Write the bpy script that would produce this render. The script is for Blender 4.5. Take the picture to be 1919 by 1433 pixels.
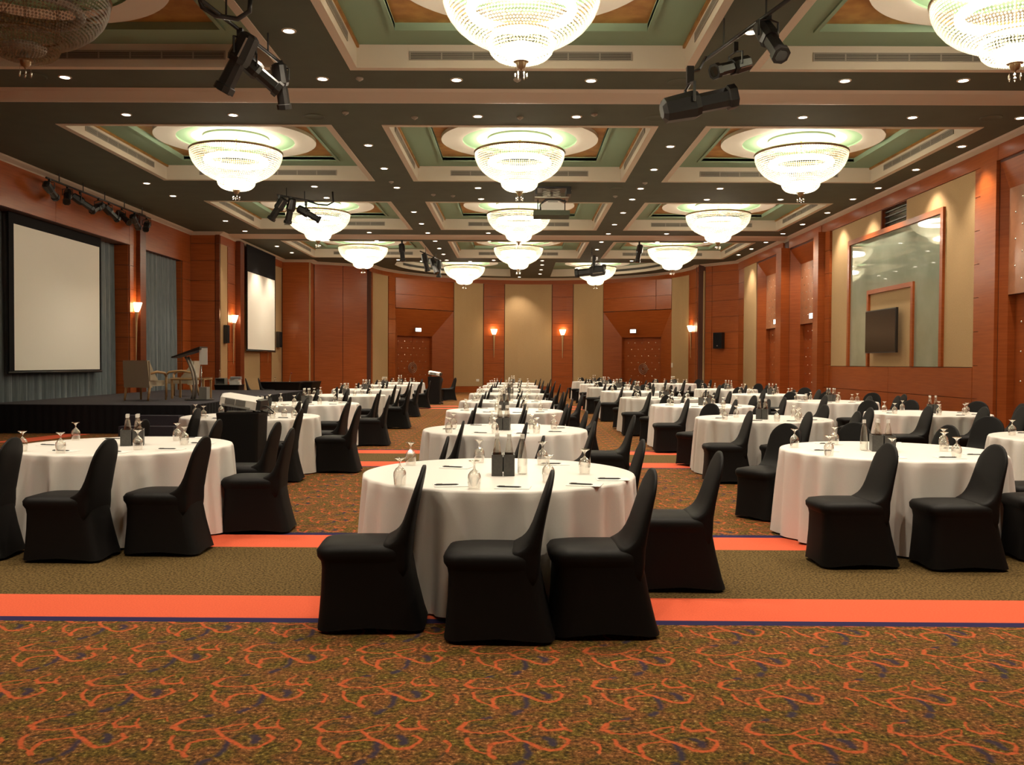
import bpy, math, random
from math import sin, cos, pi, radians, sqrt
from mathutils import Vector, Matrix
from mathutils.geometry import tessellate_polygon

for o in list(bpy.data.objects):
    bpy.data.objects.remove(o)
SC = bpy.context.scene
COL = SC.collection
rnd = random.Random(7)

# ------------------------------------------------------------------ camera
cam_d = bpy.data.cameras.new('camera')
cam_d.sensor_fit = 'HORIZONTAL'
cam_d.sensor_width = 36.0
cam_d.lens = 1680.0 / 1919.0 * 36.0
cam_d.clip_end = 200
cam = bpy.data.objects.new('camera', cam_d)
COL.objects.link(cam)
CAM_H = 1.5
cam.matrix_world = (Matrix.Translation((0, 0, CAM_H)) @ Matrix.Rotation(radians(0.3175), 4, 'Z')
                    @ Matrix.Rotation(radians(90 - 1.2292), 4, 'X') @ Matrix.Rotation(0.0052, 4, 'Z'))
SC.camera = cam

# ------------------------------------------------------------------ world, exposure, light levels
w = bpy.data.worlds.new('world')
SC.world = w
w.use_nodes = True
w.node_tree.nodes['Background'].inputs[0].default_value = (0.9, 0.75, 0.55, 1)
w.node_tree.nodes['Background'].inputs[1].default_value = 0.02
SC.view_settings.view_transform = 'Standard'
SC.view_settings.look = 'None'
SC.view_settings.gamma = 1.0
SC.view_settings.use_curve_mapping = False
SC.view_settings.exposure = 0.32
LAMP = 70.0          # radiance of the lamps inside each chandelier
DOWN = 255.0          # watts of each recessed downlight
SCONCE = 9.0
WARM = (1.0, 0.88, 0.70)
CEIL = 5.88
try:
    SC.cycles.use_denoising = True
    SC.cycles.max_bounces = 8
    SC.cycles.diffuse_bounces = 4
    SC.cycles.glossy_bounces = 3
    SC.cycles.transparent_max_bounces = 16
    SC.cycles.sample_clamp_indirect = 4.0
    SC.cycles.use_light_tree = True
except Exception:
    pass

# ------------------------------------------------------------------ helpers
class MB:
    def __init__(s):
        s.v = []; s.f = []; s.m = []
    def add(s, vs, fs, mi=0):
        n = len(s.v)
        s.v += [tuple(p) for p in vs]
        s.f += [tuple(i + n for i in f) for f in fs]
        s.m += [mi] * len(fs)
        return s
    def box(s, a, b, mi=0):
        x0, x1 = sorted((a[0], b[0])); y0, y1 = sorted((a[1], b[1])); z0, z1 = sorted((a[2], b[2]))
        vs = [(x0, y0, z0), (x1, y0, z0), (x1, y1, z0), (x0, y1, z0), (x0, y0, z1), (x1, y0, z1), (x1, y1, z1), (x0, y1, z1)]
        return s.add(vs, [(0, 3, 2, 1), (4, 5, 6, 7), (0, 1, 5, 4), (1, 2, 6, 5), (2, 3, 7, 6), (3, 0, 4, 7)], mi)
    def hexa(s, p, mi=0):      # eight corners: bottom ring then top ring
        return s.add(p, [(0, 3, 2, 1), (4, 5, 6, 7), (0, 1, 5, 4), (1, 2, 6, 5), (2, 3, 7, 6), (3, 0, 4, 7)], mi)
    def lathe(s, prof, n=16, c=(0, 0, 0), mi=0, cap0=False, cap1=False):
        vs = []; fs = []
        for r, z in prof:
            for k in range(n):
                a = 2 * pi * k / n
                vs.append((c[0] + r * cos(a), c[1] + r * sin(a), c[2] + z))
        for i in range(len(prof) - 1):
            for k in range(n):
                k2 = (k + 1) % n
                fs.append((i * n + k, i * n + k2, (i + 1) * n + k2, (i + 1) * n + k))
        if cap0: fs.append(tuple(range(n))[::-1])
        if cap1: fs.append(tuple(range((len(prof) - 1) * n, len(prof) * n)))
        return s.add(vs, fs, mi)
    def tube(s, pts, r, n=8, mi=0, cap=True):
        pts = [Vector(p) for p in pts]
        rs = r if isinstance(r, (list, tuple)) else [r] * len(pts)
        vs = []; fs = []
        up = Vector((0, 0, 1))
        prev = None
        for i, p in enumerate(pts):
            t = (pts[min(i + 1, len(pts) - 1)] - pts[max(i - 1, 0)]).normalized()
            if prev is None:
                a = t.cross(up)
                if a.length < 1e-3: a = t.cross(Vector((1, 0, 0)))
            else:
                a = prev - t * prev.dot(t)
            a.normalize(); prev = a
            b = t.cross(a)
            for k in range(n):
                q = 2 * pi * k / n
                vs.append(p + (a * cos(q) + b * sin(q)) * rs[i])
        for i in range(len(pts) - 1):
            for k in range(n):
                k2 = (k + 1) % n
                fs.append((i * n + k, i * n + k2, (i + 1) * n + k2, (i + 1) * n + k))
        if cap:
            fs.append(tuple(range(n))[::-1]); fs.append(tuple(range((len(pts) - 1) * n, len(pts) * n)))
        return s.add(vs, fs, mi)
    def loft(s, rings, mi=0, cap0=True, cap1=True):
        n = len(rings[0]); vs = [p for r in rings for p in r]; fs = []
        for i in range(len(rings) - 1):
            for k in range(n):
                k2 = (k + 1) % n
                fs.append((i * n + k, i * n + k2, (i + 1) * n + k2, (i + 1) * n + k))
        if cap0: fs.append(tuple(range(n))[::-1])
        if cap1: fs.append(tuple(range((len(rings) - 1) * n, len(rings) * n)))
        return s.add(vs, fs, mi)
    def mesh(s, name, mats, smooth=False, angle=None):
        me = bpy.data.meshes.new(name)
        me.from_pydata(s.v, [], s.f)
        for m in (mats if isinstance(mats, (list, tuple)) else [mats]): me.materials.append(m)
        me.polygons.foreach_set('material_index', s.m)
        if smooth:
            me.polygons.foreach_set('use_smooth', [True] * len(me.polygons))
        me.update()
        if smooth and angle:
            try: me.set_sharp_from_angle(angle=radians(angle))
            except Exception: pass
        return me

def link(name, me, parent=None, loc=None, rotz=0.0, mat=None):
    o = bpy.data.objects.new(name, me)
    COL.objects.link(o)
    if parent: o.parent = parent
    if loc: o.location = loc
    if rotz: o.rotation_euler = (0, 0, rotz)
    return o
def part(name, mb, mats, parent, smooth=False, angle=None, loc=None, label=None, kind=None):
    o = link(name, mb.mesh(name, mats, smooth, angle), parent, loc)
    if label: o['label'] = label
    if kind: o['kind'] = kind
    return o
def tag(o, label, cat, group=None):
    o['label'] = label; o['category'] = cat
    if group: o['group'] = group
    return o
def thing(name, label, cat, loc=(0, 0, 0), rotz=0.0, group=None):
    o = bpy.data.objects.new(name, None)
    o.empty_display_size = 0.1
    COL.objects.link(o); o.location = loc; o.rotation_euler = (0, 0, rotz)
    return tag(o, label, cat, group)
def struct(name, mb, mats, smooth=False, angle=None, parent=None):
    o = link(name, mb.mesh(name, mats, smooth, angle), parent)
    o['kind'] = 'structure'
    return o
KIDS = {}
def dup(root, loc, rotz, label, group=None):
    r = root.copy(); COL.objects.link(r); r.location = loc; r.rotation_euler = (0, 0, rotz); r['label'] = label
    if group: r['group'] = group
    for ch in list(root.children):
        c = ch.copy(); COL.objects.link(c); c.parent = r
        for g in ch.children:
            d = g.copy(); COL.objects.link(d); d.parent = c
    return r
ORD = ['first', 'second', 'third', 'fourth', 'fifth', 'sixth', 'seventh', 'eighth', 'ninth', 'tenth', 'eleventh', 'twelfth', 'thirteenth', 'fourteenth']

# ------------------------------------------------------------------ materials
def mat(name, col, rough=0.6, metal=0.0, spec=0.5, emit=None, estr=0.0, sheen=0.0, coat=0.0):
    m = bpy.data.materials.new(name); m.use_nodes = True
    b = m.node_tree.nodes['Principled BSDF']
    b.inputs['Base Color'].default_value = (*col, 1)
    b.inputs['Roughness'].default_value = rough
    b.inputs['Metallic'].default_value = metal
    b.inputs['Specular IOR Level'].default_value = spec
    if sheen:
        b.inputs['Sheen Weight'].default_value = sheen
        b.inputs['Sheen Roughness'].default_value = 0.4
    if coat:
        b.inputs['Coat Weight'].default_value = coat
        b.inputs['Coat Roughness'].default_value = 0.12
    if emit:
        b.inputs['Emission Color'].default_value = (*emit, 1)
        b.inputs['Emission Strength'].default_value = estr
    return m
def noise_mix(m, c1, c2, scale, detail=3, stretch=(1, 1, 1), lo=0.35, hi=0.65, bump=0.0, coord='Object'):
    nt = m.node_tree; N = nt.nodes; L = nt.links
    b = N['Principled BSDF']
    tc = N.new('ShaderNodeTexCoord'); mp = N.new('ShaderNodeMapping'); nz = N.new('ShaderNodeTexNoise'); cr = N.new('ShaderNodeValToRGB')
    mp.inputs['Scale'].default_value = stretch
    nz.inputs['Scale'].default_value = scale; nz.inputs['Detail'].default_value = detail
    L.new(tc.outputs[coord], mp.inputs[0]); L.new(mp.outputs[0], nz.inputs[0]); L.new(nz.outputs[0], cr.inputs[0])
    cr.color_ramp.elements[0].position = lo; cr.color_ramp.elements[0].color = (*c1, 1)
    cr.color_ramp.elements[1].position = hi; cr.color_ramp.elements[1].color = (*c2, 1)
    L.new(cr.outputs[0], b.inputs['Base Color'])
    if bump:
        bp = N.new('ShaderNodeBump'); bp.inputs['Strength'].default_value = bump; bp.inputs['Distance'].default_value = 0.01
        L.new(nz.outputs[0], bp.inputs['Height']); L.new(bp.outputs[0], b.inputs['Normal'])
    return m
def wood(name, c1, c2, rough=0.3):
    m = mat(name, c1, rough, spec=0.28, coat=0.06)
    return noise_mix(m, c1, c2, 3.0, 5, (0.5, 0.5, 9.0), 0.3, 0.7, 0.02)
M = {}
M['wood'] = wood('cherry_veneer', (0.255, 0.056, 0.011), (0.335, 0.082, 0.018))
M['wood_dark'] = wood('dark_cherry_veneer', (0.12, 0.025, 0.007), (0.16, 0.036, 0.010))
M['wood_joint'] = mat('veneer_joint', (0.07, 0.018, 0.007), 0.7)
M['door_wood'] = wood('door_veneer', (0.23, 0.050, 0.011), (0.29, 0.068, 0.016), 0.35)
M['stud_panel'] = noise_mix(mat('studded_panel_leather', (0.30, 0.12, 0.055), 0.34, coat=0.2), (0.30, 0.12, 0.055), (0.35, 0.145, 0.07), 6)
M['beige'] = noise_mix(mat('beige_wall_fabric', (0.5, 0.36, 0.17), 0.85, spec=0.2), (0.395, 0.258, 0.130), (0.44, 0.292, 0.152), 60, 2, bump=0.15)
M['cream'] = mat('cream_plaster', (0.60, 0.52, 0.41), 0.7)
M['cornice'] = mat('cornice_plaster', (0.52, 0.44, 0.35), 0.6)
M['ceiling'] = noise_mix(mat('ceiling_paint', (0.13, 0.14, 0.095), 0.8), (0.072, 0.085, 0.056), (0.082, 0.095, 0.064), 2)
M['green'] = mat('coffer_green', (0.20, 0.29, 0.19), 0.7)
M['ring_green'] = mat('medallion_green', (0.27, 0.42, 0.25), 0.6)
M['ring_white'] = mat('medallion_white', (0.72, 0.68, 0.58), 0.6)
M['gilt'] = noise_mix(mat('gilt_leaf', (0.42, 0.2, 0.045), 0.42, 0.5), (0.36, 0.16, 0.035), (0.5, 0.27, 0.07), 4)
M['gold'] = mat('polished_gold', (0.80, 0.50, 0.15), 0.22, 1.0)
M['bronze'] = mat('aged_bronze', (0.30, 0.20, 0.11), 0.35, 0.9)
M['vent'] = mat('vent_grille', (0.30, 0.26, 0.21), 0.5)
M['vent_dark'] = mat('vent_shadow_slot', (0.05, 0.045, 0.035), 0.8)
M['black_fabric'] = mat('black_stretch_cloth', (0.0062, 0.0052, 0.0048), 0.6, spec=0.16)
M['black_cloth'] = mat('black_drape', (0.008, 0.007, 0.008), 0.9, spec=0.2)
M['black_metal'] = mat('black_metal', (0.012, 0.011, 0.010), 0.38, 0.0)
M['grey_metal'] = mat('grey_metal', (0.32, 0.29, 0.25), 0.35, 0.7)
M['chrome'] = mat('chrome', (0.7, 0.68, 0.64), 0.15, 1.0)
M['cloth'] = noise_mix(mat('white_tablecloth', (0.78, 0.74, 0.69), 0.75, sheen=0.1), (0.76, 0.715, 0.66), (0.80, 0.755, 0.70), 300, 2, bump=0.05)
M['cloth_top'] = mat('pressed_cloth_top', (0.80, 0.76, 0.70), 0.38, spec=0.45)
M['curtain'] = noise_mix(mat('blue_grey_curtain', (0.12, 0.15, 0.17), 0.7, sheen=0.2), (0.115, 0.14, 0.155), (0.15, 0.18, 0.195), 30, 2, (1, 1, 0.1))
M['screen'] = mat('projection_fabric', (0.93, 0.89, 0.79), 0.8)
M['stage_top'] = mat('stage_carpet', (0.022, 0.017, 0.024), 0.9)
M['white_plastic'] = mat('white_plastic', (0.72, 0.69, 0.62), 0.4)
M['grey_plastic'] = mat('grey_plastic', (0.22, 0.21, 0.19), 0.5)
M['leather'] = noise_mix(mat('grey_leather', (0.045, 0.043, 0.040), 0.4), (0.050, 0.048, 0.044), (0.070, 0.067, 0.061), 80)
M['paper'] = mat('paper', (0.78, 0.76, 0.72), 0.7)
M['grey_paper'] = mat('grey_printed_paper', (0.35, 0.36, 0.37), 0.7)
M['cap'] = mat('white_cap', (0.75, 0.72, 0.66), 0.4)
M['chair_beige'] = mat('beige_upholstery', (0.42, 0.34, 0.24), 0.8, sheen=0.2)
M['light_wood'] = wood('light_oak', (0.34, 0.19, 0.08), (0.42, 0.25, 0.11), 0.4)
M['tv'] = mat('television_glass', (0.010, 0.008, 0.006), 0.22, spec=0.2)
M['booth_glass'] = mat('booth_glass', (0.02, 0.018, 0.014), 0.1)
M['petal'] = mat('dark_red_petal', (0.2, 0.02, 0.02), 0.6)
M['mirror'] = noise_mix(mat('green_marble_glass', (0.2, 0.24, 0.2), 0.03, spec=0.8, coat=0.6), (0.24, 0.27, 0.20), (0.30, 0.33, 0.26), 1.6, 8, (1, 1, 1), 0.3, 0.7)
M['mirror'].node_tree.nodes['Principled BSDF'].inputs['Coat Roughness'].default_value = 0.03
M['orange'] = noise_mix(mat('orange_carpet', (0.66, 0.105, 0.045), 0.9, spec=0.1), (0.56, 0.092, 0.042), (0.63, 0.108, 0.050), 90, 2)
M['navy'] = mat('navy_carpet', (0.022, 0.017, 0.06), 0.9, spec=0.1)
M['olive'] = noise_mix(mat('olive_carpet', (0.12, 0.08, 0.03), 0.95, spec=0.1), (0.030, 0.018, 0.005), (0.165, 0.105, 0.037), 62, 6, bump=0.5, lo=0.36, hi=0.64)

def lamp_mat(name, col, s, sampled=True):
    m = bpy.data.materials.new(name); m.use_nodes = True
    nt = m.node_tree; nt.nodes.clear()
    e = nt.nodes.new('ShaderNodeEmission'); o = nt.nodes.new('ShaderNodeOutputMaterial')
    e.inputs[0].default_value = (*col, 1); e.inputs[1].default_value = s
    nt.links.new(e.outputs[0], o.inputs[0])
    if not sampled:
        try: m.cycles.emission_sampling = 'NONE'
        except Exception: pass
    return m
M['lamp'] = lamp_mat('chandelier_lamp', WARM, LAMP)
M['lamp_ring'] = lamp_mat('chandelier_ring_lamp', WARM, LAMP * 0.42)
M['lamp_off'] = mat('unlit_lamp', (0.3, 0.27, 0.22), 0.4)
M['down_lamp'] = lamp_mat('downlight_lamp', (1.0, 0.9, 0.75), 14.0, False)
M['sconce_lamp'] = lamp_mat('sconce_lamp', (1.0, 0.66, 0.34), 14.0)
M['exit_lamp'] = lamp_mat('exit_sign_face', (0.86, 1.0, 0.95), 3.0)

def bead_mat(name, base, trans, glow):
    m = bpy.data.materials.new(name); m.use_nodes = True
    nt = m.node_tree; nt.nodes.clear(); N = nt.nodes; L = nt.links
    d = N.new('ShaderNodeBsdfTranslucent'); g = N.new('ShaderNodeBsdfGlossy'); t = N.new('ShaderNodeBsdfTransparent')
    a = N.new('ShaderNodeMixShader'); b = N.new('ShaderNodeMixShader'); o = N.new('ShaderNodeOutputMaterial')
    d.inputs[0].default_value = (*base, 1); g.inputs[0].default_value = (0.9, 0.87, 0.8, 1); g.inputs[1].default_value = 0.15
    a.inputs[0].default_value = 0.25; b.inputs[0].default_value = trans
    L.new(d.outputs[0], a.inputs[1]); L.new(g.outputs[0], a.inputs[2])
    L.new(a.outputs[0], b.inputs[1]); L.new(t.outputs[0], b.inputs[2])
    if glow:
        e = N.new('ShaderNodeEmission'); ad = N.new('ShaderNodeAddShader')
        e.inputs[0].default_value = (1.0, 0.93, 0.72, 1); e.inputs[1].default_value = glow
        L.new(b.outputs[0], ad.inputs[0]); L.new(e.outputs[0], ad.inputs[1]); L.new(ad.outputs[0], o.inputs[0])
        try: m.cycles.emission_sampling = 'NONE'
        except Exception: pass
    else:
        L.new(b.outputs[0], o.inputs[0])
    return m
M['bead_lit'] = bead_mat('lit_crystal_beads', (0.62, 0.58, 0.44), 0.25, 0.26)  # bead emission stands in for lamp light refracted through the crystal
M['bead_off'] = bead_mat('unlit_crystal_beads', (0.30, 0.22, 0.13), 0.45, 0.0)

def thin_glass(name, tint=(1, 1, 1), refl=1.0):
    m = bpy.data.materials.new(name); m.use_nodes = True
    nt = m.node_tree; nt.nodes.clear(); N = nt.nodes; L = nt.links
    t = N.new('ShaderNodeBsdfTransparent'); g = N.new('ShaderNodeBsdfGlossy'); lw = N.new('ShaderNodeLayerWeight'); mx = N.new('ShaderNodeMixShader')
    ml = N.new('ShaderNodeMath'); ml.operation = 'MULTIPLY_ADD'; o = N.new('ShaderNodeOutputMaterial')
    t.inputs[0].default_value = (*tint, 1); g.inputs[1].default_value = 0.06; g.inputs[0].default_value = (1, 0.98, 0.94, 1)
    lw.inputs[0].default_value = 0.35
    ml.inputs[1].default_value = 0.75 * refl; ml.inputs[2].default_value = 0.10 * refl
    L.new(lw.outputs['Facing'], ml.inputs[0]); L.new(ml.outputs[0], mx.inputs[0]); L.new(t.outputs[0], mx.inputs[1]); L.new(g.outputs[0], mx.inputs[2])
    L.new(mx.outputs[0], o.inputs[0])
    return m
M['glass'] = thin_glass('goblet_glass', (0.97, 0.96, 0.93), 1.5)
M['bottle'] = thin_glass('bottle_plastic', (0.93, 0.93, 0.90), 1.0)
M['acrylic'] = thin_glass('clear_acrylic', (0.9, 0.9, 0.88), 0.8)

# paisley carpet: strokes measured in a 0.589 x 0.496 m repeat
def carpet_material():
    m = mat('paisley_carpet', (0.1, 0.06, 0.02), 0.95, spec=0.12)
    nt = m.node_tree; N = nt.nodes; L = nt.links; b = N['Principled BSDF']
    def vm(op, a, c=None):
        n = N.new('ShaderNodeVectorMath'); n.operation = op
        for i, x in enumerate((a, c)):
            if x is None: continue
            if hasattr(x, 'is_linked'): L.new(x, n.inputs[i])
            else: n.inputs[i].default_value = x
        return n
    def ma(op, a, c=0.0, clamp=False):
        n = N.new('ShaderNodeMath'); n.operation = op; n.use_clamp = clamp
        for i, x in enumerate((a, c)):
            if hasattr(x, 'is_linked'): L.new(x, n.inputs[i])
            else: n.inputs[i].default_value = x
        return n.outputs[0]
    tc = N.new('ShaderNodeTexCoord'); pos = tc.outputs['Object']
    nz = N.new('ShaderNodeTexNoise'); nz.inputs['Scale'].default_value = 22; nz.inputs['Detail'].default_value = 2
    L.new(pos, nz.inputs[0])
    wob = vm('SCALE', vm('SUBTRACT', nz.outputs['Color'], (0.5, 0.5, 0.5)).outputs[0]); wob.inputs['Scale'].default_value = 0.022
    p1 = vm('ADD', pos, wob.outputs[0]).outputs[0]
    sh = vm('SUBTRACT', p1, (-1.43, 3.285, 0)).outputs[0]
    sx = N.new('ShaderNodeSeparateXYZ'); L.new(sh, sx.inputs[0])
    u = ma('FLOORED_MODULO', sx.outputs[0], 0.589); v = ma('FLOORED_MODULO', sx.outputs[1], 0.496)
    cx = N.new('ShaderNodeCombineXYZ'); L.new(u, cx.inputs[0]); L.new(v, cx.inputs[1])
    P = cx.outputs[0]
    def dist(lines):
        cur = None
        for ln in lines:
            wd = ln[0]; pts = [(x + 1.43, y - 3.285, 0) for x, y in ln[1:]]
            for a, c in zip(pts, pts[1:]):
                ba = Vector(c) - Vector(a)
                pa = vm('SUBTRACT', P, a).outputs[0]
                h = ma('MULTIPLY', vm('DOT_PRODUCT', pa, tuple(ba)).outputs['Value'], 1.0 / max(1e-9, ba.dot(ba)), True)
                sc = vm('SCALE', tuple(ba)); L.new(h, sc.inputs['Scale'])
                d = vm('LENGTH', vm('SUBTRACT', pa, sc.outputs[0]).outputs[0]).outputs['Value']
                d = ma('SUBTRACT', d, wd)
                cur = d if cur is None else ma('MINIMUM', cur, d)
        return cur
    def mask(d, soft):
        mr = N.new('ShaderNodeMapRange'); mr.inputs['From Min'].default_value = -soft; mr.inputs['From Max'].default_value = soft
        mr.inputs['To Min'].default_value = 1; mr.inputs['To Max'].default_value = 0
        L.new(d, mr.inputs['Value']); return mr.outputs[0]
    orange = [
        (0.004, (-1.31, 3.745), (-1.356, 3.736), (-1.384, 3.709)), (0.011, (-1.384, 3.709), (-1.409, 3.646), (-1.37, 3.614)),
        (0.005, (-1.364, 3.612), (-1.288, 3.604), (-1.222, 3.625), (-1.169, 3.666), (-1.112, 3.683)),
        (0.0035, (-1.195, 3.595), (-1.13, 3.621), (-1.109, 3.672)),
        (0.008, (-1.37, 3.553), (-1.363, 3.496), (-1.326, 3.437)), (0.005, (-1.326, 3.437), (-1.276, 3.402)), (0.011, (-1.276, 3.402), (-1.255, 3.372)),
        (0.009, (-1.276, 3.402), (-1.278, 3.488), (-1.255, 3.512)), (0.006, (-1.255, 3.512), (-1.19, 3.532), (-1.141, 3.529)),
        (0.010, (-1.141, 3.529), (-1.109, 3.501), (-1.072, 3.46), (-1.037, 3.447), (-1.001, 3.457)), (0.008, (-1.001, 3.457), (-0.972, 3.508), (-0.963, 3.541), (-0.995, 3.574)),
        (0.008, (-1.214, 3.615), (-1.175, 3.557), (-1.141, 3.529)),
        (0.005, (-1.047, 3.755), (-1.071, 3.715), (-1.075, 3.678)), (0.010, (-1.075, 3.678), (-1.049, 3.638), (-0.993, 3.644), (-0.973, 3.66)), (0.005, (-0.973, 3.66), (-0.991, 3.69), (-0.991, 3.727)),
        (0.008, (-0.975, 3.654), (-0.952, 3.635)), (0.009, (-0.867, 3.524), (-0.843, 3.492), (-0.84, 3.464), (-0.85, 3.432)),
        (0.003, (-0.93, 3.72), (-0.88, 3.74), (-0.86, 3.70))]
    blue = [(0.016, (-1.05, 3.56), (-1.028, 3.535), (-1.030, 3.498)), (0.012, (-1.134, 3.519), (-1.131, 3.473), (-1.124, 3.427), (-1.135, 3.379)),
            (0.016, (-1.16, 3.34), (-1.18, 3.31)), (0.012, (-1.31, 3.755), (-1.29, 3.765))]
    dark = [(0.005, (-1.379, 3.652), (-1.343, 3.699), (-1.29, 3.679), (-1.241, 3.645)), (0.005, (-1.371, 3.524), (-1.302, 3.554), (-1.216, 3.585)),
            (0.006, (-1.136, 3.538), (-1.1, 3.577), (-1.059, 3.573)), (0.005, (-0.93, 3.33), (-0.88, 3.36), (-0.86, 3.42)), (0.005, (-1.38, 3.33), (-1.32, 3.31))]
    # background speckle
    n1 = N.new('ShaderNodeTexNoise'); n1.inputs['Scale'].default_value = 48; n1.inputs['Detail'].default_value = 6; n1.inputs['Roughness'].default_value = 0.7
    L.new(pos, n1.inputs[0])
    cr = N.new('ShaderNodeValToRGB'); L.new(n1.outputs[0], cr.inputs[0])
    els = cr.color_ramp.elements
    els[0].position = 0.33; els[0].color = (0.012, 0.009, 0.005, 1)
    els[1].position = 0.68; els[1].color = (0.46, 0.30, 0.13, 1)
    for pz, c in ((0.42, (0.050, 0.028, 0.009)), (0.50, (0.115, 0.058, 0.016)), (0.58, (0.175, 0.092, 0.027))):
        e = els.new(pz); e.color = (*c, 1)
    n2 = N.new('ShaderNodeTexNoise'); n2.inputs['Scale'].default_value = 9; n2.inputs['Detail'].default_value = 2; L.new(pos, n2.inputs[0])
    cr2 = N.new('ShaderNodeValToRGB'); L.new(n2.outputs[0], cr2.inputs[0])
    cr2.color_ramp.elements[0].position = 0.4; cr2.color_ramp.elements[0].color = (0.80, 0.95, 0.62, 1)
    cr2.color_ramp.elements[1].position = 0.6; cr2.color_ramp.elements[1].color = (1.22, 0.92, 0.95, 1)
    def mix(f, a, c, mode='MIX'):
        n = N.new('ShaderNodeMix'); n.data_type = 'RGBA'; n.blend_type = mode
        for s, x in ((n.inputs[0], f), (n.inputs[6], a), (n.inputs[7], c)):
            if hasattr(x, 'is_linked'): L.new(x, s)
            else: s.default_value = x
        return n.outputs[2]
    base = mix(1.0, cr.outputs[0], cr2.outputs[0], 'MULTIPLY')
    c = mix(ma('MULTIPLY', mask(dist(dark), 0.006), 0.8), base, (0.028, 0.024, 0.014, 1))
    bm = ma('MULTIPLY', mask(dist(blue), 0.008), 0.9)
    c = mix(bm, c, (0.030, 0.022, 0.040, 1))
    # yarn breakup on the orange strokes
    br = ma('MULTIPLY', mask(dist(orange), 0.004), ma('ADD', ma('MULTIPLY', n1.outputs[0], 2.6), -0.45, True), True)
    c = mix(br, c, (0.46, 0.088, 0.028, 1))
    L.new(c, b.inputs['Base Color'])
    bp = N.new('ShaderNodeBump'); bp.inputs['Strength'].default_value = 0.25; bp.inputs['Distance'].default_value = 0.01
    L.new(n1.outputs[0], bp.inputs['Height']); L.new(bp.outputs[0], b.inputs['Normal'])
    return m
M['paisley'] = carpet_material()

# ------------------------------------------------------------------ the room
XR, XL, XL2 = 9.4, -11.1, -10.1
YB0 = -5.0
EX, EY, EA, EB = 0.7, 40.0, 7.3, 6.5
def ell(t, off=0.0, z=0.0):
    a = radians(t)
    p = Vector((EX + EA * cos(a), EY + EB * sin(a), z))
    n = Vector((cos(a) / EA, sin(a) / EB, 0)).normalized()
    return p - n * off

# floor with woven bands
bands = [(YB0, 5.13, 0), (5.13, 5.22, 1), (5.22, 5.72, 2), (5.72, 7.23, 3), (7.23, 7.75, 2), (7.75, 7.86, 1), (7.86, 12.86, 0), (12.86, 12.94, 1), (12.94, 13.57, 2),
         (13.57, 14.79, 3), (14.79, 15.34, 2), (15.34, 15.44, 1), (15.44, 29.2, 0), (29.2, 29.28, 1), (29.28, 29.8, 2), (29.8, 30.8, 3), (30.8, 31.3, 2), (31.3, 31.4, 1), (31.4, 47.5, 0)]
mb = MB()
for y0, y1, mi in bands:
    mb.add([(-12.4, y0, 0), (10.6, y0, 0), (10.6, y1, 0), (-12.4, y1, 0)], [(0, 1, 2, 3)], mi)
floor = struct('floor', mb, [M['paisley'], M['navy'], M['orange'], M['olive']])
mb = MB()
mb.hexa([(-9.62, 16.3, 0.001), (-9.05, 16.3, 0.001), (-8.75, 18.3, 0.001), (-9.25, 18.3, 0.001), (-9.62, 16.3, 0.006), (-9.05, 16.3, 0.006), (-8.75, 18.3, 0.006), (-9.25, 18.3, 0.006)])
part('carpet_strip', mb, M['orange'], floor)

# ceiling with coffer holes
CX, CY, CH = (-6.0, 0.03, 6.0), (10.95, 19.15, 27.0, 34.9, 2.95), 2.43
holes = []
for cy in CY:
    for cxx in CX:
        holes.append([(cxx - CH, cy - CH), (cxx - CH, cy + CH), (cxx + CH, cy + CH), (cxx + CH, cy - CH)])
def quarter(side):
    ax, ay, cx0, cy0 = 6.15, 5.35, 0.65, 40.0
    x_in = cx0 + side * 1.0
    pts = [(x_in, 39.0), (cx0 + side * 5.9, 39.0)]
    for k in range(13):
        a = radians(2 + k * (78.0) / 12)
        pts.append((cx0 + side * ax * cos(a), cy0 + ay * sin(a)))
    pts.append((x_in, cy0 + ay * sin(math.acos(1.0 / ax))))
    return pts
qs = [quarter(-1), quarter(1)]
outer = [(-12.4, YB0), (10.6, YB0), (10.6, 47.5), (-12.4, 47.5)]
loops = [outer] + holes + qs
tri = tessellate_polygon([[Vector((x, y, 0)) for x, y in lp] for lp in loops])
flat = [(x, y, CEIL) for lp in loops for x, y in lp]
mb = MB()
fs = []
for t in tri:
    a, b, c = (Vector(flat[i]) for i in t)
    fs.append(tuple(t) if (b - a).cross(c - a).z < 0 else tuple(t)[::-1])
mb.add(flat, fs)
ceiling = struct('ceiling', mb, M['ceiling'])

def ring_poly(mb, pts, z0, z1, thick, mi=0, closed=True):
    # vertical riser standing on the hole's outline, with a small thickness outwards
    n = len(pts)
    for i in range(n if closed else n - 1):
        a = Vector((*pts[i], 0)); b = Vector((*pts[(i + 1) % n], 0))
        mb.hexa([(a.x, a.y, z0), (b.x, b.y, z0), (b.x, b.y, z0), (a.x, a.y, z0), (a.x, a.y, z1), (b.x, b.y, z1), (b.x, b.y, z1), (a.x, a.y, z1)], mi) if False else mb.add(
            [(a.x, a.y, z0), (b.x, b.y, z0), (b.x, b.y, z1), (a.x, a.y, z1)], [(0, 1, 2, 3)], mi)
def frame_rect(mb, o, i, z0, z1, mi=0):
    # flat ring slab between half-size o and half-size i
    for (x0, x1, y0, y1) in ((-o, o, -o, -i), (-o, o, i, o), (-o, -i, -i, i), (i, o, -i, i)):
        mb.box((x0, y0, z0), (x1, y1, z1), mi)
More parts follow.
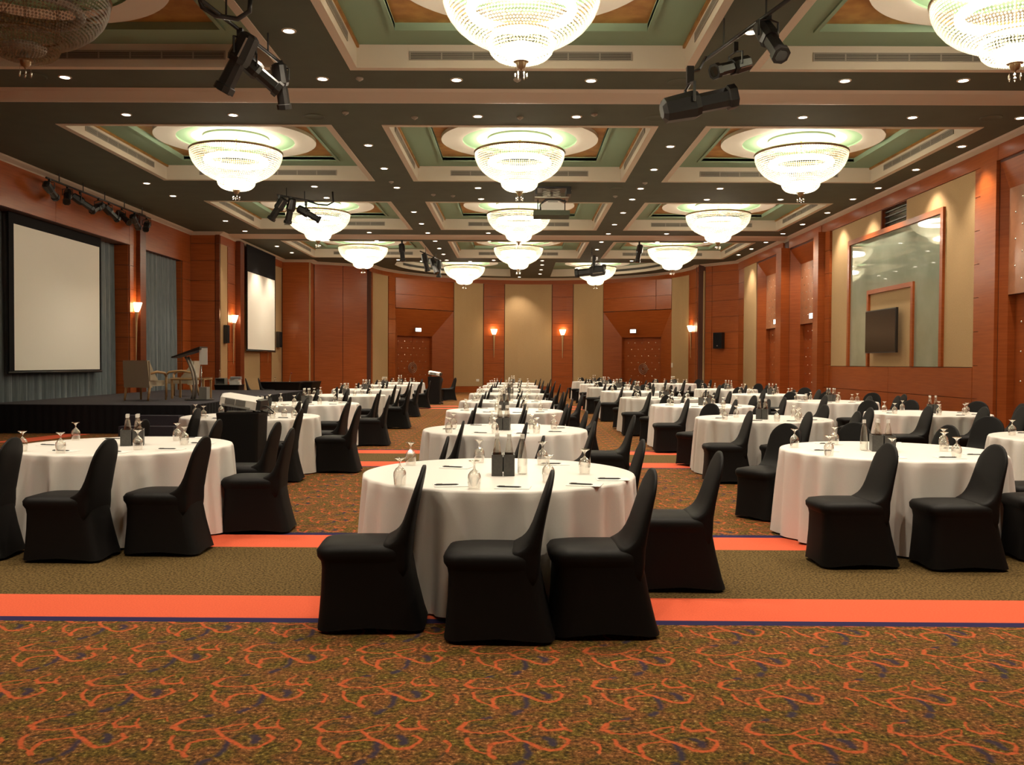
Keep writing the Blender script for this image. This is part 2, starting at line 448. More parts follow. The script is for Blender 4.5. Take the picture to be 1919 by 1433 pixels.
# one coffer, then copies
def make_coffer(loc):
    root = MB()
    frame_rect(root, CH + 0.12, CH, CEIL - 0.012, CEIL + 0.36)
    ro = part('coffer_frame', root, M['cream'], ceiling, loc=loc)
    l = MB(); frame_rect(l, CH + 0.12, 1.78, CEIL + 0.33, CEIL + 0.39)
    part('green_ledge', l, M['green'], ro)
    t = MB(); t.box((-CH, -CH, CEIL + .285), (-CH + .035, CH, CEIL + .33)); t.box((CH - .035, -CH, CEIL + .285), (CH, CH, CEIL + .33))
    part('gilt_trim', t, M['gilt'], ro)
    l = MB(); frame_rect(l, 1.84, 1.78, CEIL + 0.30, CEIL + 0.42)
    part('inner_riser', l, M['green'], ro)
    l = MB(); l.box((-1.84, -1.84, CEIL + 0.41), (1.84, 1.84, CEIL + 0.46))
    part('gilt_panel', l, M['gilt'], ro)
    z = CEIL + 0.335
    d = MB()
    d.lathe([(1.66, .07), (1.66, 0.0), (1.21, 0.0)], 64, (0, 0, z), 0)
    d.lathe([(1.21, 0.0), (1.21, .03), (0.91, .03)], 64, (0, 0, z), 1)
    d.lathe([(0.91, .03), (0.91, .06), (0.68, .06)], 64, (0, 0, z), 0)
    d.lathe([(0.68, .06), (0.68, .02), (0.0, .02)], 64, (0, 0, z), 1)
    d.lathe([(1.66, .07), (0.0, .07)], 64, (0, 0, z), 0)
    part('medallion', d, [M['ring_white'], M['ring_green']], ro, True, 30)
    v = MB()
    vents = []
    for k in range(4):
        v = MB()
        L_ = 1.65
        y = CH - 0.004
        v.box((-L_, y - .012, CEIL + 0.10), (L_, y, CEIL + 0.115)); v.box((-L_, y - .012, CEIL + 0.215), (L_, y, CEIL + 0.23))
        for q in range(8):
            x = -L_ + q * (2 * L_ - 0.02) / 7
            v.box((x, y - .012, CEIL + 0.115), (x + 0.02, y, CEIL + 0.215))
        v.box((-L_, y - .004, CEIL + 0.115), (L_, y, CEIL + 0.215), 1)
        for q in range(4):
            zz = CEIL + 0.128 + q * 0.024
            v.box((-L_, y - .009, zz), (L_, y - .004, zz + 0.010))
        a = k * pi / 2
        v.v = [(x * cos(a) - yy * sin(a), x * sin(a) + yy * cos(a), zz) for x, yy, zz in v.v]
        part('air_vent', v, [M['vent'], M['vent_dark']], ro)
    return ro
cof0 = make_coffer((CX[0], CY[0], 0))
def dup_part(root, loc, parent):
    r = root.copy(); COL.objects.link(r); r.location = loc; r.parent = parent
    for ch in list(root.children):
        c = ch.copy(); COL.objects.link(c); c.parent = r
for cy in CY:
    for cxx in CX:
        if (cxx, cy) != (CX[0], CY[0]): dup_part(cof0, (cxx, cy, 0), ceiling)
for side, q in zip((-1, 1), qs):
    mb = MB(); ring_poly(mb, q, CEIL - 0.01, CEIL + 0.36, 0)
    ro = part('coffer_frame', mb, M['cream'], ceiling)
    tr = tessellate_polygon([[Vector((x, y, 0)) for x, y in q]])
    mb = MB(); mb.add([(x, y, CEIL + 0.36) for x, y in q], [tuple(t) for t in tr]); part('green_ledge', mb, M['green'], ro)
    mb = MB(); arc = q[4:-3]
    for a, b in zip(arc, arc[1:]):
        for z0, z1, mi in ((0.11, 0.22, 1),):
            f = lambda p, k: (0.65 + (p[0] - 0.65) * k, 40 + (p[1] - 40) * k)
            a1, b1 = f(a, .993), f(b, .993)
            mb.add([(*a1, CEIL + z0), (*b1, CEIL + z0), (*b1, CEIL + z1), (*a1, CEIL + z1)], [(0, 1, 2, 3)], 1)
    part('air_vent', mb, [M['vent'], M['vent_dark']], ro)
    d = MB(); cxq = 0.65 + side * 3.05
    d.lathe([(1.5, .08), (1.5, 0), (1.1, 0)], 48, (cxq, 41.8, CEIL + .26), 0); d.lathe([(1.1, 0), (1.1, .03), (0, .03)], 48, (cxq, 41.8, CEIL + .26), 1)
    d.lathe([(1.5, .08), (0, .08)], 48, (cxq, 41.8, CEIL + .26), 0)
    part('medallion', d, [M['ring_white'], M['ring_green']], ro, True, 30)

# plaster bands across the ceiling (each a run of three fillets)
def ceiling_band(name, y0, y1):
    n = 5; mb = MB()
    prof = [(0.0, 0.0), (0.10, 0.035), (0.26, 0.05), (0.28, 0.03), (0.44, 0.045), (0.58, 0.06), (0.60, 0.04), (0.78, 0.05), (0.92, 0.03), (1.0, 0.0)]
    vs = []
    for x in (-11.1, 9.4):
        for s, d in prof: vs.append((x, y0 + s * (y1 - y0), CEIL - d))
    k = len(prof)
    mb.add(vs, [(i, i + 1, k + i + 1, k + i) for i in range(k - 1)])
    return struct(name, mb, M['cornice'])
ceiling_band('trim_1', 14.42, 15.2)
ceiling_band('trim_2', 30.75, 31.85)

# --- wall building in a local frame: s along the wall, d out into the room
class Frame:
    def __init__(s, p0, p1, flip=False):
        s.o = Vector((*p0, 0)); s.d = (Vector((*p1, 0)) - s.o); s.len = s.d.length; s.d.normalize()
        s.n = Vector((-s.d.y, s.d.x, 0)) * (-1 if flip else 1)
    def p(s, a, d, z): return s.o + s.d * a + s.n * d + Vector((0, 0, z))
    def box(s, mb, s0, s1, z0, z1, d0, d1, mi=0):
        P = s.p
        q = [P(s0, d0, z0), P(s1, d0, z0), P(s1, d1, z0), P(s0, d1, z0), P(s0, d0, z1), P(s1, d0, z1), P(s1, d1, z1), P(s0, d1, z1)]
        if s.n.cross(s.d).z > 0: q = [q[1], q[0], q[3], q[2], q[5], q[4], q[7], q[6]]
        return mb.hexa(q, mi)
def panel(fr, name, m, parent, s0, s1, z0, z1, d0, d1, label=None):
    mb = MB(); fr.box(mb, s0, s1, z0, z1, d0, d1)
    return part(name, mb, m, parent, label=label)
def panels(fr, m, parent, s0, s1, zs, d0=0.0, d1=0.03, gap=0.006, name='wood_panel'):
    for z0, z1 in zip(zs, zs[1:]):
        panel(fr, name, m, parent, s0 + gap, s1 - gap, z0 + gap, z1 - gap, d0, d1)
ZJ = [0.0, 0.82, 1.5, 2.19, 2.88, 3.56, 4.24, 4.92, 5.5]
def ZJto(top): return [z for z in ZJ if z < top - 0.1] + [top]

# right wall: s = Y
FR = Frame((XR, 0), (XR, 40)); FR.n = Vector((-1, 0, 0))
BAYS = [(14.3, 17.6, 0.12), (27.75, 31.05, 0.28), (31.72, 35.25, 0.28)]
mb = MB()
edges = [YB0] + [q for b in BAYS for q in b[:2]] + [38.25]
for a, b in zip(edges[::2], edges[1::2]):
    if a < 22 < b:
        for s0, s1, z0, z1 in ((a, 21.74, 0, CEIL), (23.28, b, 0, CEIL), (21.74, 23.28, 0, 4.9), (21.74, 23.28, 5.52, CEIL)):
            FR.box(mb, s0, s1, z0, z1, -0.12, 0)
    else:
        FR.box(mb, a, b, 0, CEIL, -0.12, 0)
for a, b, d in BAYS:
    FR.box(mb, a, b, 5.45, CEIL, -0.12, 0)
wall_right = struct('wall_right', mb, M['wood_joint'])
for a, b in ((YB0, 14.3), (14.3, 17.6), (17.6, 21.0), (21.0, 24.2), (24.2, 27.7), (27.75, 31.05), (31.72, 35.25), (35.25, 38.1)):
    panel(FR, 'header_panel', M['wood'], wall_right, a + .004, b - .004, 5.5, 5.80, 0, 0.05)
panels(FR, M['wood'], wall_right, YB0, 9.0, ZJto(5.5)); panels(FR, M['wood'], wall_right, 9.0, 14.25, ZJto(5.5))
# wide post beyond the first doorway
panel(FR, 'post_panel', M['wood'], wall_right, 17.62, 18.22, 0, 5.5, 0, 0.07)
panels(FR, M['wood'], wall_right, 18.22, 18.48, ZJto(5.5), 0, 0.045)
# long beige bay with its wainscot
for s0, s1 in ((18.48, 22.65), (22.65, 26.85)):
    panels(FR, M['wood'], wall_right, s0, s1, [0.1, 0.82, 1.46], 0, 0.05)
for s0, s1, z0, z1 in ((18.5, 19.78, 1.47, 5.49), (25.40, 26.84, 1.47, 5.49), (19.78, 21.74, 4.98, 5.49), (23.28, 25.40, 4.98, 5.49)):
    panel(FR, 'beige_panel', M['beige'], wall_right, s0, s1, z0, z1, 0, 0.03)
panel(FR, 'beige_panel', M['beige'], wall_right, 21.30, 23.92, 1.47, 3.42, 0, 0.03)
# picture-frame of wood round the green glass, and an inner one round the television
def frame3(s0, s1, z0, z1, wd, d1, parent):
    panel(FR, 'frame_stile', M['wood'], parent, s0, s0 + wd, z0, z1, 0, d1); panel(FR, 'frame_stile', M['wood'], parent, s1 - wd, s1, z0, z1, 0, d1)
    panel(FR, 'frame_rail', M['wood'], parent, s0 + wd, s1 - wd, z1 - wd, z1, 0, d1)
gp = thing('glass_wall_panel', 'tall green marbled glass panel in a wood frame on the long side wall, reflecting chandeliers', 'wall panel', (0, 0, 0))
frame3(19.76, 25.42, 1.47, 4.98, 0.13, 0.09, gp)
frame3(21.22, 24.0, 1.47, 3.48, 0.11, 0.09, gp)
for s0, s1, z0, z1 in ((19.89, 21.22, 1.47, 4.85), (24.0, 25.29, 1.47, 4.85), (21.22, 24.0, 3.48, 4.85)):
    panel(FR, 'glass_pane', M['mirror'], gp, s0, s1, z0, z1, 0.0, 0.04)
# booth window above the frame
mb = MB()
for q in ((21.74, 21.78, 4.9, 5.52), (23.24, 23.28, 4.9, 5.52), (21.78, 23.24, 5.48, 5.52)): FR.box(mb, *q, -0.10, 0.02)
win = struct('window_1', mb, M['wood_dark'])
panel(FR, 'pane', M['booth_glass'], win, 21.78, 23.24, 4.9, 5.48, -0.10, -0.08)
for z in (5.12, 5.28, 5.40): panel(FR, 'slat', M['black_metal'], win, 21.78, 23.24, z, z + .03, -0.08, -0.05)
# pilaster beyond the beige bay
panels(FR, M['wood'], wall_right, 26.85, 27.25, ZJto(5.5), 0, 0.10)
panel(FR, 'pilaster', M['wood'], wall_right, 27.27, 27.72, 0, 5.52, 0, 0.30)
panel(FR, 'pilaster', M['wood'], wall_right, 31.08, 31.70, 0, 5.52, 0, 0.30)
panel(FR, 'beige_panel', M['beige'], wall_right, 35.3, 37.2, 0.1, 5.5, 0, 0.03)
panels(FR, M['wood'], wall_right, 37.2, 38.1, ZJto(5.5))

def pull(parent, c, n, r=0.24):
    mb = MB(); u = Vector((-n.y, n.x, 0))
    for k in range(3):
        rr = r * (1 - k * 0.3)
        pts = [Vector(c) + u * (rr * cos(a)) + Vector((0, 0, rr * sin(a))) + n * 0.02 for a in [2 * pi * i / 20 for i in range(21)]]
        mb.tube(pts, 0.012, 6)
    return part('pull_handle', mb, M['grey_metal'], parent, True)
def studs(fr, parent, s0, s1, z0, z1, d, ns, nz):
    mb = MB()
    for i in range(ns):
        for j in range(nz):
            s_ = s0 + (s1 - s0) * (i + .5 + (0.25 if j % 2 else -0.25)) / ns; z = z0 + (z1 - z0) * (j + .5) / nz
            c = fr.p(s_, d, z)
            r = .026; a = fr.d
            ring = [c + a * (r * cos(q)) + Vector((0, 0, r * sin(q))) for q in [2 * pi * k / 6 for k in range(6)]]
            mb.add(ring + [c + fr.n * 0.02], [(k, (k + 1) % 6, 6) for k in range(6)])
    return part('stud', mb, M['chrome'], parent, True, kind='stuff')
dn = 0
def door_bay_flat(fr, a, b, dep, top=5.45, zmid=4.93, zl=2.88, upper='stud_panel', leaf_dep=0.14, label=''):
    global dn
    dn += 1
    sp = dep                      # side splay
    root = MB()
    P = fr.p
    # splayed jambs and head
    for (s_out, s_in) in ((a, a + sp), (b, b - sp)):
        root.add([P(s_out, 0, 0), P(s_in, -dep, 0), P(s_in, -dep, zmid), P(s_out, 0, top)], [(0, 1, 2, 3)])
    root.add([P(a, 0, top), P(b, 0, top), P(b - sp, -dep, zmid), P(a + sp, -dep, zmid)], [(0, 1, 2, 3)])
    # jambs of the deeper door opening
    dd = -dep - leaf_dep
    for s_ in (a + sp, b - sp):
        root.add([P(s_, -dep, 0), P(s_, dd, 0), P(s_, dd, zl), P(s_, -dep, zl)], [(0, 1, 2, 3)])
    root.add([P(a + sp, -dep, zl), P(b - sp, -dep, zl), P(b - sp, dd, zl), P(a + sp, dd, zl)], [(0, 1, 2, 3)])
    ro = struct('door_%d' % dn, root, M['wood'])
    panel(fr, 'studded_panel', M[upper], ro, a + sp, b - sp, zl, zmid, -dep - .1, -dep)
    studs(fr, ro, a + sp + .1, b - sp - .1, zl + .15, zmid - .1, -dep, 6, 7)
    mid = (a + b) / 2
    for s0, s1 in ((a + sp, mid - .006), (mid + .006, b - sp)):
        panel(fr, 'door_leaf', M['door_wood'], ro, s0, s1, 0, zl, dd - .05, dd)
    studs(fr, ro, a + sp + .1, b - sp - .1, 0.2, zl - .1, dd, 6, 9)
    pull(ro, fr.p(mid, dd, 1.25), fr.n)
    # back of the recess
    panel(fr, 'backing', M['wood_joint'], ro, a, b, 0, top, dd - .12, dd - .055)
    return ro
for a, b, d in BAYS: door_bay_flat(FR, a, b, d)

# left wall: s = Y
FL = Frame((XL, 0), (XL, 40)); FL.n = Vector((1, 0, 0))
mb = MB()
FL.box(mb, YB0, 15.5, 0, CEIL, -0.7, 0)
FL.box(mb, 15.5, 29.62, 4.82, CEIL, -0.7, 0)
FL.box(mb, 15.5, 30.4, 0, CEIL, -0.75, -0.68)
FL.box(mb, 25.58, 26.55, 0, 4.82, -0.7, 0)
FL.box(mb, 29.62, 30.4, 0, CEIL, -0.7, 0)
wall_left = struct('wall_left', mb, M['wood_joint'])
for a, b in ((YB0, 12.0), (12.0, 17.4), (17.4, 21.5), (21.5, 25.58), (25.58, 26.04), (26.46, 30.35)):
    panel(FL, 'header_panel', M['wood'], wall_left, a + .005, b - .005, 4.83, 5.80, 0, 0.03)
panels(FL, M['wood'], wall_left, YB0, 15.45, ZJto(4.83))
panels(FL, M['wood'], wall_left, 25.6, 26.02, ZJto(4.83), 0, 0.03)
panel(FL, 'pilaster', M['wood_dark'], wall_left, 26.05, 26.45, 0, 5.80, 0, 0.14)
panels(FL, M['wood'], wall_left, 29.64, 30.36, ZJto(4.83))
# returns of the curtain recesses, facing the hall
for y in (25.58, 29.62):
    fr = Frame((XL - 0.66, y), (XL, y)); fr.n = Vector((0, -1, 0))
    panels(fr, M['wood'], wall_left, 0, 0.66, ZJto(4.82), 0, 0.025)
# return wall facing the camera
FT = Frame((XL, 30.4), (XL2, 30.4)); FT.n = Vector((0, -1, 0))
mb = MB(); FT.box(mb, -0.1, 1.0, 0, CEIL, -8.1, 0)
wall_return = struct('wall_side_return', mb, M['wood_joint'])
panels(FT, M['wood'], wall_return, 0.02, 0.86, ZJto(5.5) + [5.80], 0, 0.03)
panels(FT, M['wood_dark'], wall_return, 0.87, 1.02, ZJto(5.5) + [5.80], 0, 0.045)
# second stretch of the left wall
F2 = Frame((XL2, 0), (XL2, 40)); F2.n = Vector((1, 0, 0))
wall_return2 = wall_return
panel(F2, 'header_panel', M['wood'], wall_return, 30.42, 32.1, 5.5, 5.80, 0, 0.03)
panel(F2, 'beige_panel', M['beige'], wall_return, 30.46, 31.15, 0.1, 5.5, 0, 0.02)
panels(F2, M['wood'], wall_return, 31.16, 32.0, ZJto(5.5), 0, 0.035)
panel(F2, 'pilaster', M['wood_dark'], wall_return, 32.05, 32.5, 0, 5.80, 0, 0.2)
panel(F2, 'beige_panel', M['beige'], wall_return, 32.55, 35.1, 0.1, 4.0, 0, 0.02)
panels(F2, M['wood'], wall_return, 35.12, 36.7, ZJto(5.5) + [5.80], 0, 0.03)
panel(F2, 'header_panel', M['wood'], wall_return, 32.55, 35.1, 4.0, 5.80, 0, 0.03)
panel(F2, 'beige_panel', M['beige'], wall_return, 36.75, 38.3, 0.1, 5.5, 0, 0.03)
panel(F2, 'header_panel', M['wood'], wall_return, 36.72, 38.4, 5.5, 5.80, 0, 0.04)
# back wall, flat stretch
FB = Frame((XL2, 38.5), (-8.9, 38.5)); FB.n = Vector((0, -1, 0))
mb = MB(); FB.box(mb, -0.2, 1.2, 0, CEIL, -0.9, 0)
FB2 = Frame((-8.9, 39.2), (-6.56, 40.5)); FB2.n = Vector((0.4856, -0.8742, 0))
FB2.box(mb, -0.1, 2.70, 0, CEIL, -0.3, 0)
wall_back = struct('wall_back', mb, M['wood_joint'])
panels(FB, M['wood'], wall_back, 0.02, 1.16, [0, 2.97, 5.80], 0, 0.03, 0.004)
panel(FB, 'light_edge_strip', M['beige'], wall_back, 1.165, 1.212, 0, 5.80, -.06, 0.04)
panel(FB, 'edge_panel', M['wood'], wall_back, 1.19, 1.206, 0, 5.80, -.75, -.06)
panels(FB2, M['wood'], wall_back, 0.02, 1.30, [0, 5.80], 0, 0.03)
panels(FB2, M['wood'], wall_back, 1.31, 2.66, [0, 5.80], 0, 0.03)
# curved stretch
def curve_strip(name, t0, t1, z0, z1, d0, d1, m, parent, gap=0.0):
    n = max(2, int(abs(t1 - t0) / 3) + 1)
    mb = MB(); rings = []
    for k in range(n + 1):
        t = t0 + (t1 - t0) * k / n
        rings.append([ell(t, d0, z0 + gap), ell(t, d1, z0 + gap), ell(t, d1, z1 - gap), ell(t, d0, z1 - gap)])
    mb.loft(rings)
    if m is None: return mb
    return part(name, mb, m, parent)
BT = {'l': (153.8, 122.6), 'r': (59.7, 24.5)}
mb = MB()
for t0, t1 in ((177, 153.8), (122.6, 59.7), (24.5, -4)):
    k = curve_strip('x', t0, t1, 0, CEIL, -0.25, 0.0, None, None); mb.add(k.v, k.f)
wall_curve = struct('wall_curved', mb, M['wood_joint'])
curve_strip('header_panel', 180, 90, 5.58, 5.80, -0.02, 0.03, M['wood'], wall_curve); curve_strip('header_panel', 90, -3, 5.58, 5.80, -0.02, 0.03, M['wood'], wall_curve)
for t0, t1 in ((175.1, 159.25), (122.4, 109.75), (100.6, 81.5), (72.5, 59.9), (24.3, 10.3)):
    curve_strip('beige_panel', t0, t1, 0.32, 5.58, 0, 0.03, M['beige'], wall_curve)
    curve_strip('base_panel', t0, t1, 0.0, 0.31, 0, 0.04, M['wood'], wall_curve)
for t0, t1 in ((176.5, 175.3), (159.1, 153.9), (109.6, 100.75), (81.35, 72.6), (10.1, -3)):
    zs = ZJto(5.58)
    for z0, z1 in zip(zs, zs[1:]): curve_strip('wood_panel', t0 - .15, t1 + .15, z0, z1, 0, 0.05, M['wood'], wall_curve, 0.006)
# slanting stretch to the right wall
FS = Frame((8.0, 39.85), (9.46, 38.05)); FS.n = Vector((-0.777, -0.63, 0))
mb = MB(); FS.box(mb, -0.1, 2.5, 0, CEIL, -0.2, 0)
ws = struct('wall_slanting', mb, M['wood_joint'])
panels(FS, M['wood_dark'], ws, 0.0, 0.30, [0, 5.80]); panels(FS, M['wood'], ws, 0.44, 0.80, ZJto(5.80)); panels(FS, M['wood'], ws, 0.81, 2.3, ZJto(5.80), 0, 0.035)
panel(FS, 'light_edge_strip', M['beige'], ws, 0.32, 0.42, 0, 5.6, 0, 0.07)

# doorways in the curved wall, with funnel-shaped canopies
def door_funnel(t0, t1, n, offs):
    global dn
    dn += 1
    a, b = ell(t0), ell(t1)
    fr = Frame((a.x, a.y), (b.x, b.y)); fr.n = Vector((fr.d.y, -fr.d.x, 0))
    W = fr.len; P = fr.p
    i0, i1 = offs; dep = 0.55; zo, zi = 4.1, 2.82
    root = MB()
    root.add([P(0, 0, zo), P(W, 0, zo), P(i1, -dep, zi), P(i0, -dep, zi)], [(0, 1, 2, 3)])
    root.add([P(0, 0, 0), P(0, 0, zo), P(i0, -dep, zi), P(i0, -dep, 0)], [(0, 1, 2, 3)])
    root.add([P(W, 0, 0), P(W, 0, zo), P(i1, -dep, zi), P(i1, -dep, 0)], [(0, 1, 2, 3)])
    for s_ in (i0, i1): root.add([P(s_, -dep, 0), P(s_, -dep - .2, 0), P(s_, -dep - .2, zi), P(s_, -dep, zi)], [(0, 1, 2, 3)])
    root.add([P(i0, -dep, zi), P(i1, -dep, zi), P(i1, -dep - .2, zi), P(i0, -dep - .2, zi)], [(0, 1, 2, 3)])
    ro = struct('door_%d' % dn, root, M['wood'])
    panel(fr, 'backing', M['wood_joint'], ro, 0.0, W, 0, CEIL, -dep - .4, -dep - .3)
    for z0, z1 in ((4.13, 4.78), (4.79, 5.56)):
        panel(fr, 'upper_panel', M['wood'], ro, 0.02, W * .78, z0, z1, -.2, 0.04); panel(fr, 'upper_panel', M['wood'], ro, W * .78 + .01, W - .02, z0, z1, -.2, 0.02)
    mid = (i0 + i1) / 2
    for s0, s1 in ((i0, mid - .006), (mid + .006, i1)): panel(fr, 'door_leaf', M['door_wood'], ro, s0, s1, 0, zi, -dep - .26, -dep - .2)
    studs(fr, ro, i0 + .15, i1 - .15, 0.4, zi - .1, -dep - .2, 5, 7)
    pull(ro, P(mid, -dep - .2, 1.25), fr.n, 0.26)
    return fr, ro
frDl, _ = door_funnel(153.8, 122.6, 1, (0.55, 2.75))
frDr, _ = door_funnel(59.7, 24.5, 2, (0.75, 3.15))

# cornice along all walls
poly = [(XL, YB0), (XL, 30.4), (XL2, 30.4), (XL2, 38.5), (-8.9, 38.5), (-8.9, 39.2), (-6.56, 40.5)]
poly += [tuple(ell(t)[:2]) for t in range(174, -1, -4)] + [(8.0, 39.85), (XR, 38.1), (XR, YB0)]
prof = [(0.0, 0.10), (0.03, 0.10), (0.05, 0.075), (0.10, 0.055), (0.16, 0.03), (0.20, 0.0)]
mb = MB(); rows = []
for i, p in enumerate(poly):
    p = Vector(p)
    def nrm(a, b):
        d = (Vector(b) - Vector(a)).normalized(); return Vector((d.y, -d.x))
    ns = []
    if i > 0: ns.append(nrm(poly[i - 1], poly[i]))
    if i < len(poly) - 1: ns.append(nrm(poly[i], poly[i + 1]))
    n = sum(ns, Vector((0, 0))); n.normalize(); n = n / max(0.4, n.dot(ns[0]))
    rows.append([(p.x + n.x * d, p.y + n.y * d, CEIL - z) for d, z in prof])
k = len(prof); vs = [q for r in rows for q in r]
mb.add(vs, [(i * k + j, (i + 1) * k + j, (i + 1) * k + j + 1, i * k + j + 1) for i in range(len(rows) - 1) for j in range(k - 1)])
struct('trim_3', mb, M['cornice'])
# wall behind the camera
mb = MB(); mb.box((XL - .7, YB0 - .1, 0), (XR + .3, YB0, CEIL)); struct('wall_front', mb, M['wood'])

# ------------------------------------------------------------------ curtains and screens
def curtain(name, y0, y1, x, z0, z1, label, seed):
    r = random.Random(seed); mb = MB()
    n = int((y1 - y0) / 0.035); vs = []
    ph = 0
    for k in range(n + 1):
        y = y0 + (y1 - y0) * k / n
        ph += 0.9 + r.random() * 0.5
        d = 0.055 * sin(ph * 0.62) + 0.02 * sin(ph * 1.7)
        vs += [(x + d * .6, y, z1), (x + d, y, (z0 + z1) / 2), (x + d * 1.25, y, z0)]
    fs = []
    for k in range(n): fs += [(3 * k, 3 * k + 1, 3 * k + 4, 3 * k + 3), (3 * k + 1, 3 * k + 2, 3 * k + 5, 3 * k + 4)]
    mb.add(vs, fs)
    o = link(name, mb.mesh(name, M['curtain'], True))
    return tag(o, label, 'curtain')
curtain('curtain', 15.6, 25.5, XL - 0.42, 0.02, 4.95, 'wide blue grey pleated curtain hanging behind the large stage screen', 3)
curtain('curtain', 26.6, 29.58, XL - 0.16, 0.02, 4.95, 'narrow blue grey curtain in the recess behind the lectern', 4)
def screen(name, label, x, y0, y1, z0, z1, bl, br, top):
    t = thing(name, label, 'projection screen', (x, (y0 + y1) / 2, 0))
    hy = (y1 - y0) / 2
    mb = MB(); mb.box((-.01, -hy, z0), (.01, hy, z1)); part('screen_fabric', mb, M['screen'], t)
    mb = MB(); mb.box((-.008, -hy - bl, z0 - .03), (.018, -hy, z1 + top)); mb.box((-.008, hy, z0 - .03), (.018, hy + br, z1 + top)); mb.box((-.008, -hy, z1), (.018, hy, z1 + top)); mb.box((-.008, -hy, z0 - .03), (.018, hy, z0))
    part('border', mb, M['black_cloth'], t, label='black masking border')
    mb = MB(); mb.tube([(0, -hy - bl - .03, z0 - .05), (0, hy + br + .03, z0 - .05)], .032, 8); part('weight_bar', mb, M['black_metal'], t, True)
    return t
screen('projection_screen', 'large white projection screen hung in front of the stage curtain', -11.3, 20.07, 24.2, 1.28, 4.57, 0.20, 0.08, 0.3)
screen('projection_screen', 'smaller white projection screen with black drop on the wall past the stage', XL2 + 0.2, 32.85, 36.55, 1.97, 4.82, 0.07, 0.07, 0.98)

# ------------------------------------------------------------------ stage
st = thing('stage', 'low black draped stage platform below the large screen', 'stage', (0, 0, 0))
SX0, SX1, SY0, SY1, SH = XL + 0.02, -6.75, 18.45, 28.5, 0.6
mb = MB(); mb.box((SX0 + .02, SY0 + .02, SH - .06), (SX1 - .02, SY1, SH)); part('deck', mb, M['stage_top'], st, label='dark carpeted stage deck')
mb = MB(); r = random.Random(2); pth = []
n = 130
for k in range(n + 1): pth.append((SX0 + (SX1 - SX0) * k / n, SY0, 0, -1))
for k in range(260): pth.append((SX1, SY0 + (SY1 - SY0) * k / 260, 1, 0))
vs = []
for i, (x, y, nx, ny) in enumerate(pth):
    d = .012 * sin(i * 1.3)
    vs += [(x + nx * d * .3, y + ny * d * .3, SH - .012), (x + nx * d, y + ny * d, 0.005)]
mb.add(vs, [(2 * i, 2 * i + 1, 2 * i + 3, 2 * i + 2) for i in range(len(pth) - 1)])
part('skirt', mb, M['black_cloth'], st, True, label='black pleated skirt')
sp_ = thing('stage_steps', 'small black step unit at the corner of the stage', 'steps', (-7.4, 18.1, 0))
mb = MB(); mb.box((-.55, -.28, 0), (.55, .0, .2)); part('tread', mb, M['stage_top'], sp_)
mb = MB(); mb.box((-.55, .0, 0), (.55, .3, .4)); part('tread', mb, M['stage_top'], sp_)

# lectern
t = thing('lectern', 'modern curved lectern with slanted black top and white front panel on the stage edge', 'lectern', (-7.42, 20.9, SH))
mb = MB(); mb.lathe([(.33, 0), (.33, .02), (.30, .03), (0, .03)], 28, cap0=True); part('base', mb, M['black_metal'], t, True, 30)
mb = MB()
pts = [(-.05 - .12 * sin(q * pi) * .8 + .05 * q, 0, .03 + q * .95) for q in [i / 10 for i in range(11)]]
pts = [(-.16 + .20 * (q - .45) ** 2 * -2.2 + .1 * (1 - q), 0, .03 + q * .98) for q in [i / 10 for i in range(11)]]
for sy in (-.09, .09): mb.tube([(x, sy, z) for x, _, z in pts], .028, 8)
part('curved_post', mb, M['grey_metal'], t, True)
mb = MB(); mb.tube([(.045, 0, .25), (.045, 0, .8)], .016, 8); part('chrome_rod', mb, M['chrome'], t, True)
mb = MB(); mb.hexa([(-.56, -.26, .98), (.10, -.26, 1.18), (.10, .26, 1.18), (-.56, .26, .98), (-.56, -.26, 1.01), (.10, -.26, 1.25), (.10, .26, 1.25), (-.56, .26, 1.01)]); part('reading_top', mb, M['black_metal'], t)
mb = MB(); mb.box((.045, -.14, .83), (.235, -.125, 1.215)); part('front_panel', mb, M['paper'], t, label='white rectangular front panel')
mb = MB(); mb.box((.03, -.12, .03), (.21, .1, .31)); part('equipment_box', mb, M['grey_plastic'], t, label='grey box on the lectern base')

# armchairs
def armchair(loc, rz, label):
    t = thing('armchair', label, 'armchair', loc, rz)
    mb = MB(); mb.box((-.29, -.27, .33), (.29, .27, .46)); part('seat', mb, M['chair_beige'], t)
    mb = MB(); mb.hexa([(-.33, -.36, .30), (.33, -.36, .30), (.33, -.25, .30), (-.33, -.25, .30), (-.31, -.42, .92), (.31, -.42, .92), (.31, -.33, .92), (-.31, -.33, .92)]); part('backrest', mb, M['chair_beige'], t)
    for s in (-1, 1):
        mb = MB(); mb.tube([(s * .33, -.34, .62), (s * .34, -.1, .66), (s * .34, .2, .63), (s * .33, .29, .55)], .03, 8); part('armrest', mb, M['light_wood'], t, True)
        mb = MB(); mb.tube([(s * .33, .27, 0), (s * .33, .28, .58)], [.022, .03], 8); part('leg', mb, M['light_wood'], t, True)
        mb = MB(); mb.tube([(s * .30, -.38, 0), (s * .30, -.31, .34)], [.022, .034], 8); part('leg', mb, M['light_wood'], t, True)
        mb = MB(); mb.hexa([(s * .31, -.36, .46), (s * .345, -.36, .46), (s * .345, -.05, .46), (s * .31, -.05, .46), (s * .31, -.38, .9), (s * .345, -.38, .9), (s * .345, -.22, .66), (s * .31, -.22, .66)]); part('wing', mb, M['chair_beige'], t)
    return t
armchair((-8.6, 20.75, SH), radians(-12), 'beige upholstered armchair on the stage with its back to the hall')
armchair((-8.75, 23.3, SH), radians(95), 'beige upholstered armchair beyond the stage coffee table')
t = thing('coffee_table', 'glass topped wooden coffee table between the stage armchairs', 'table', (-8.0, 22.0, SH))
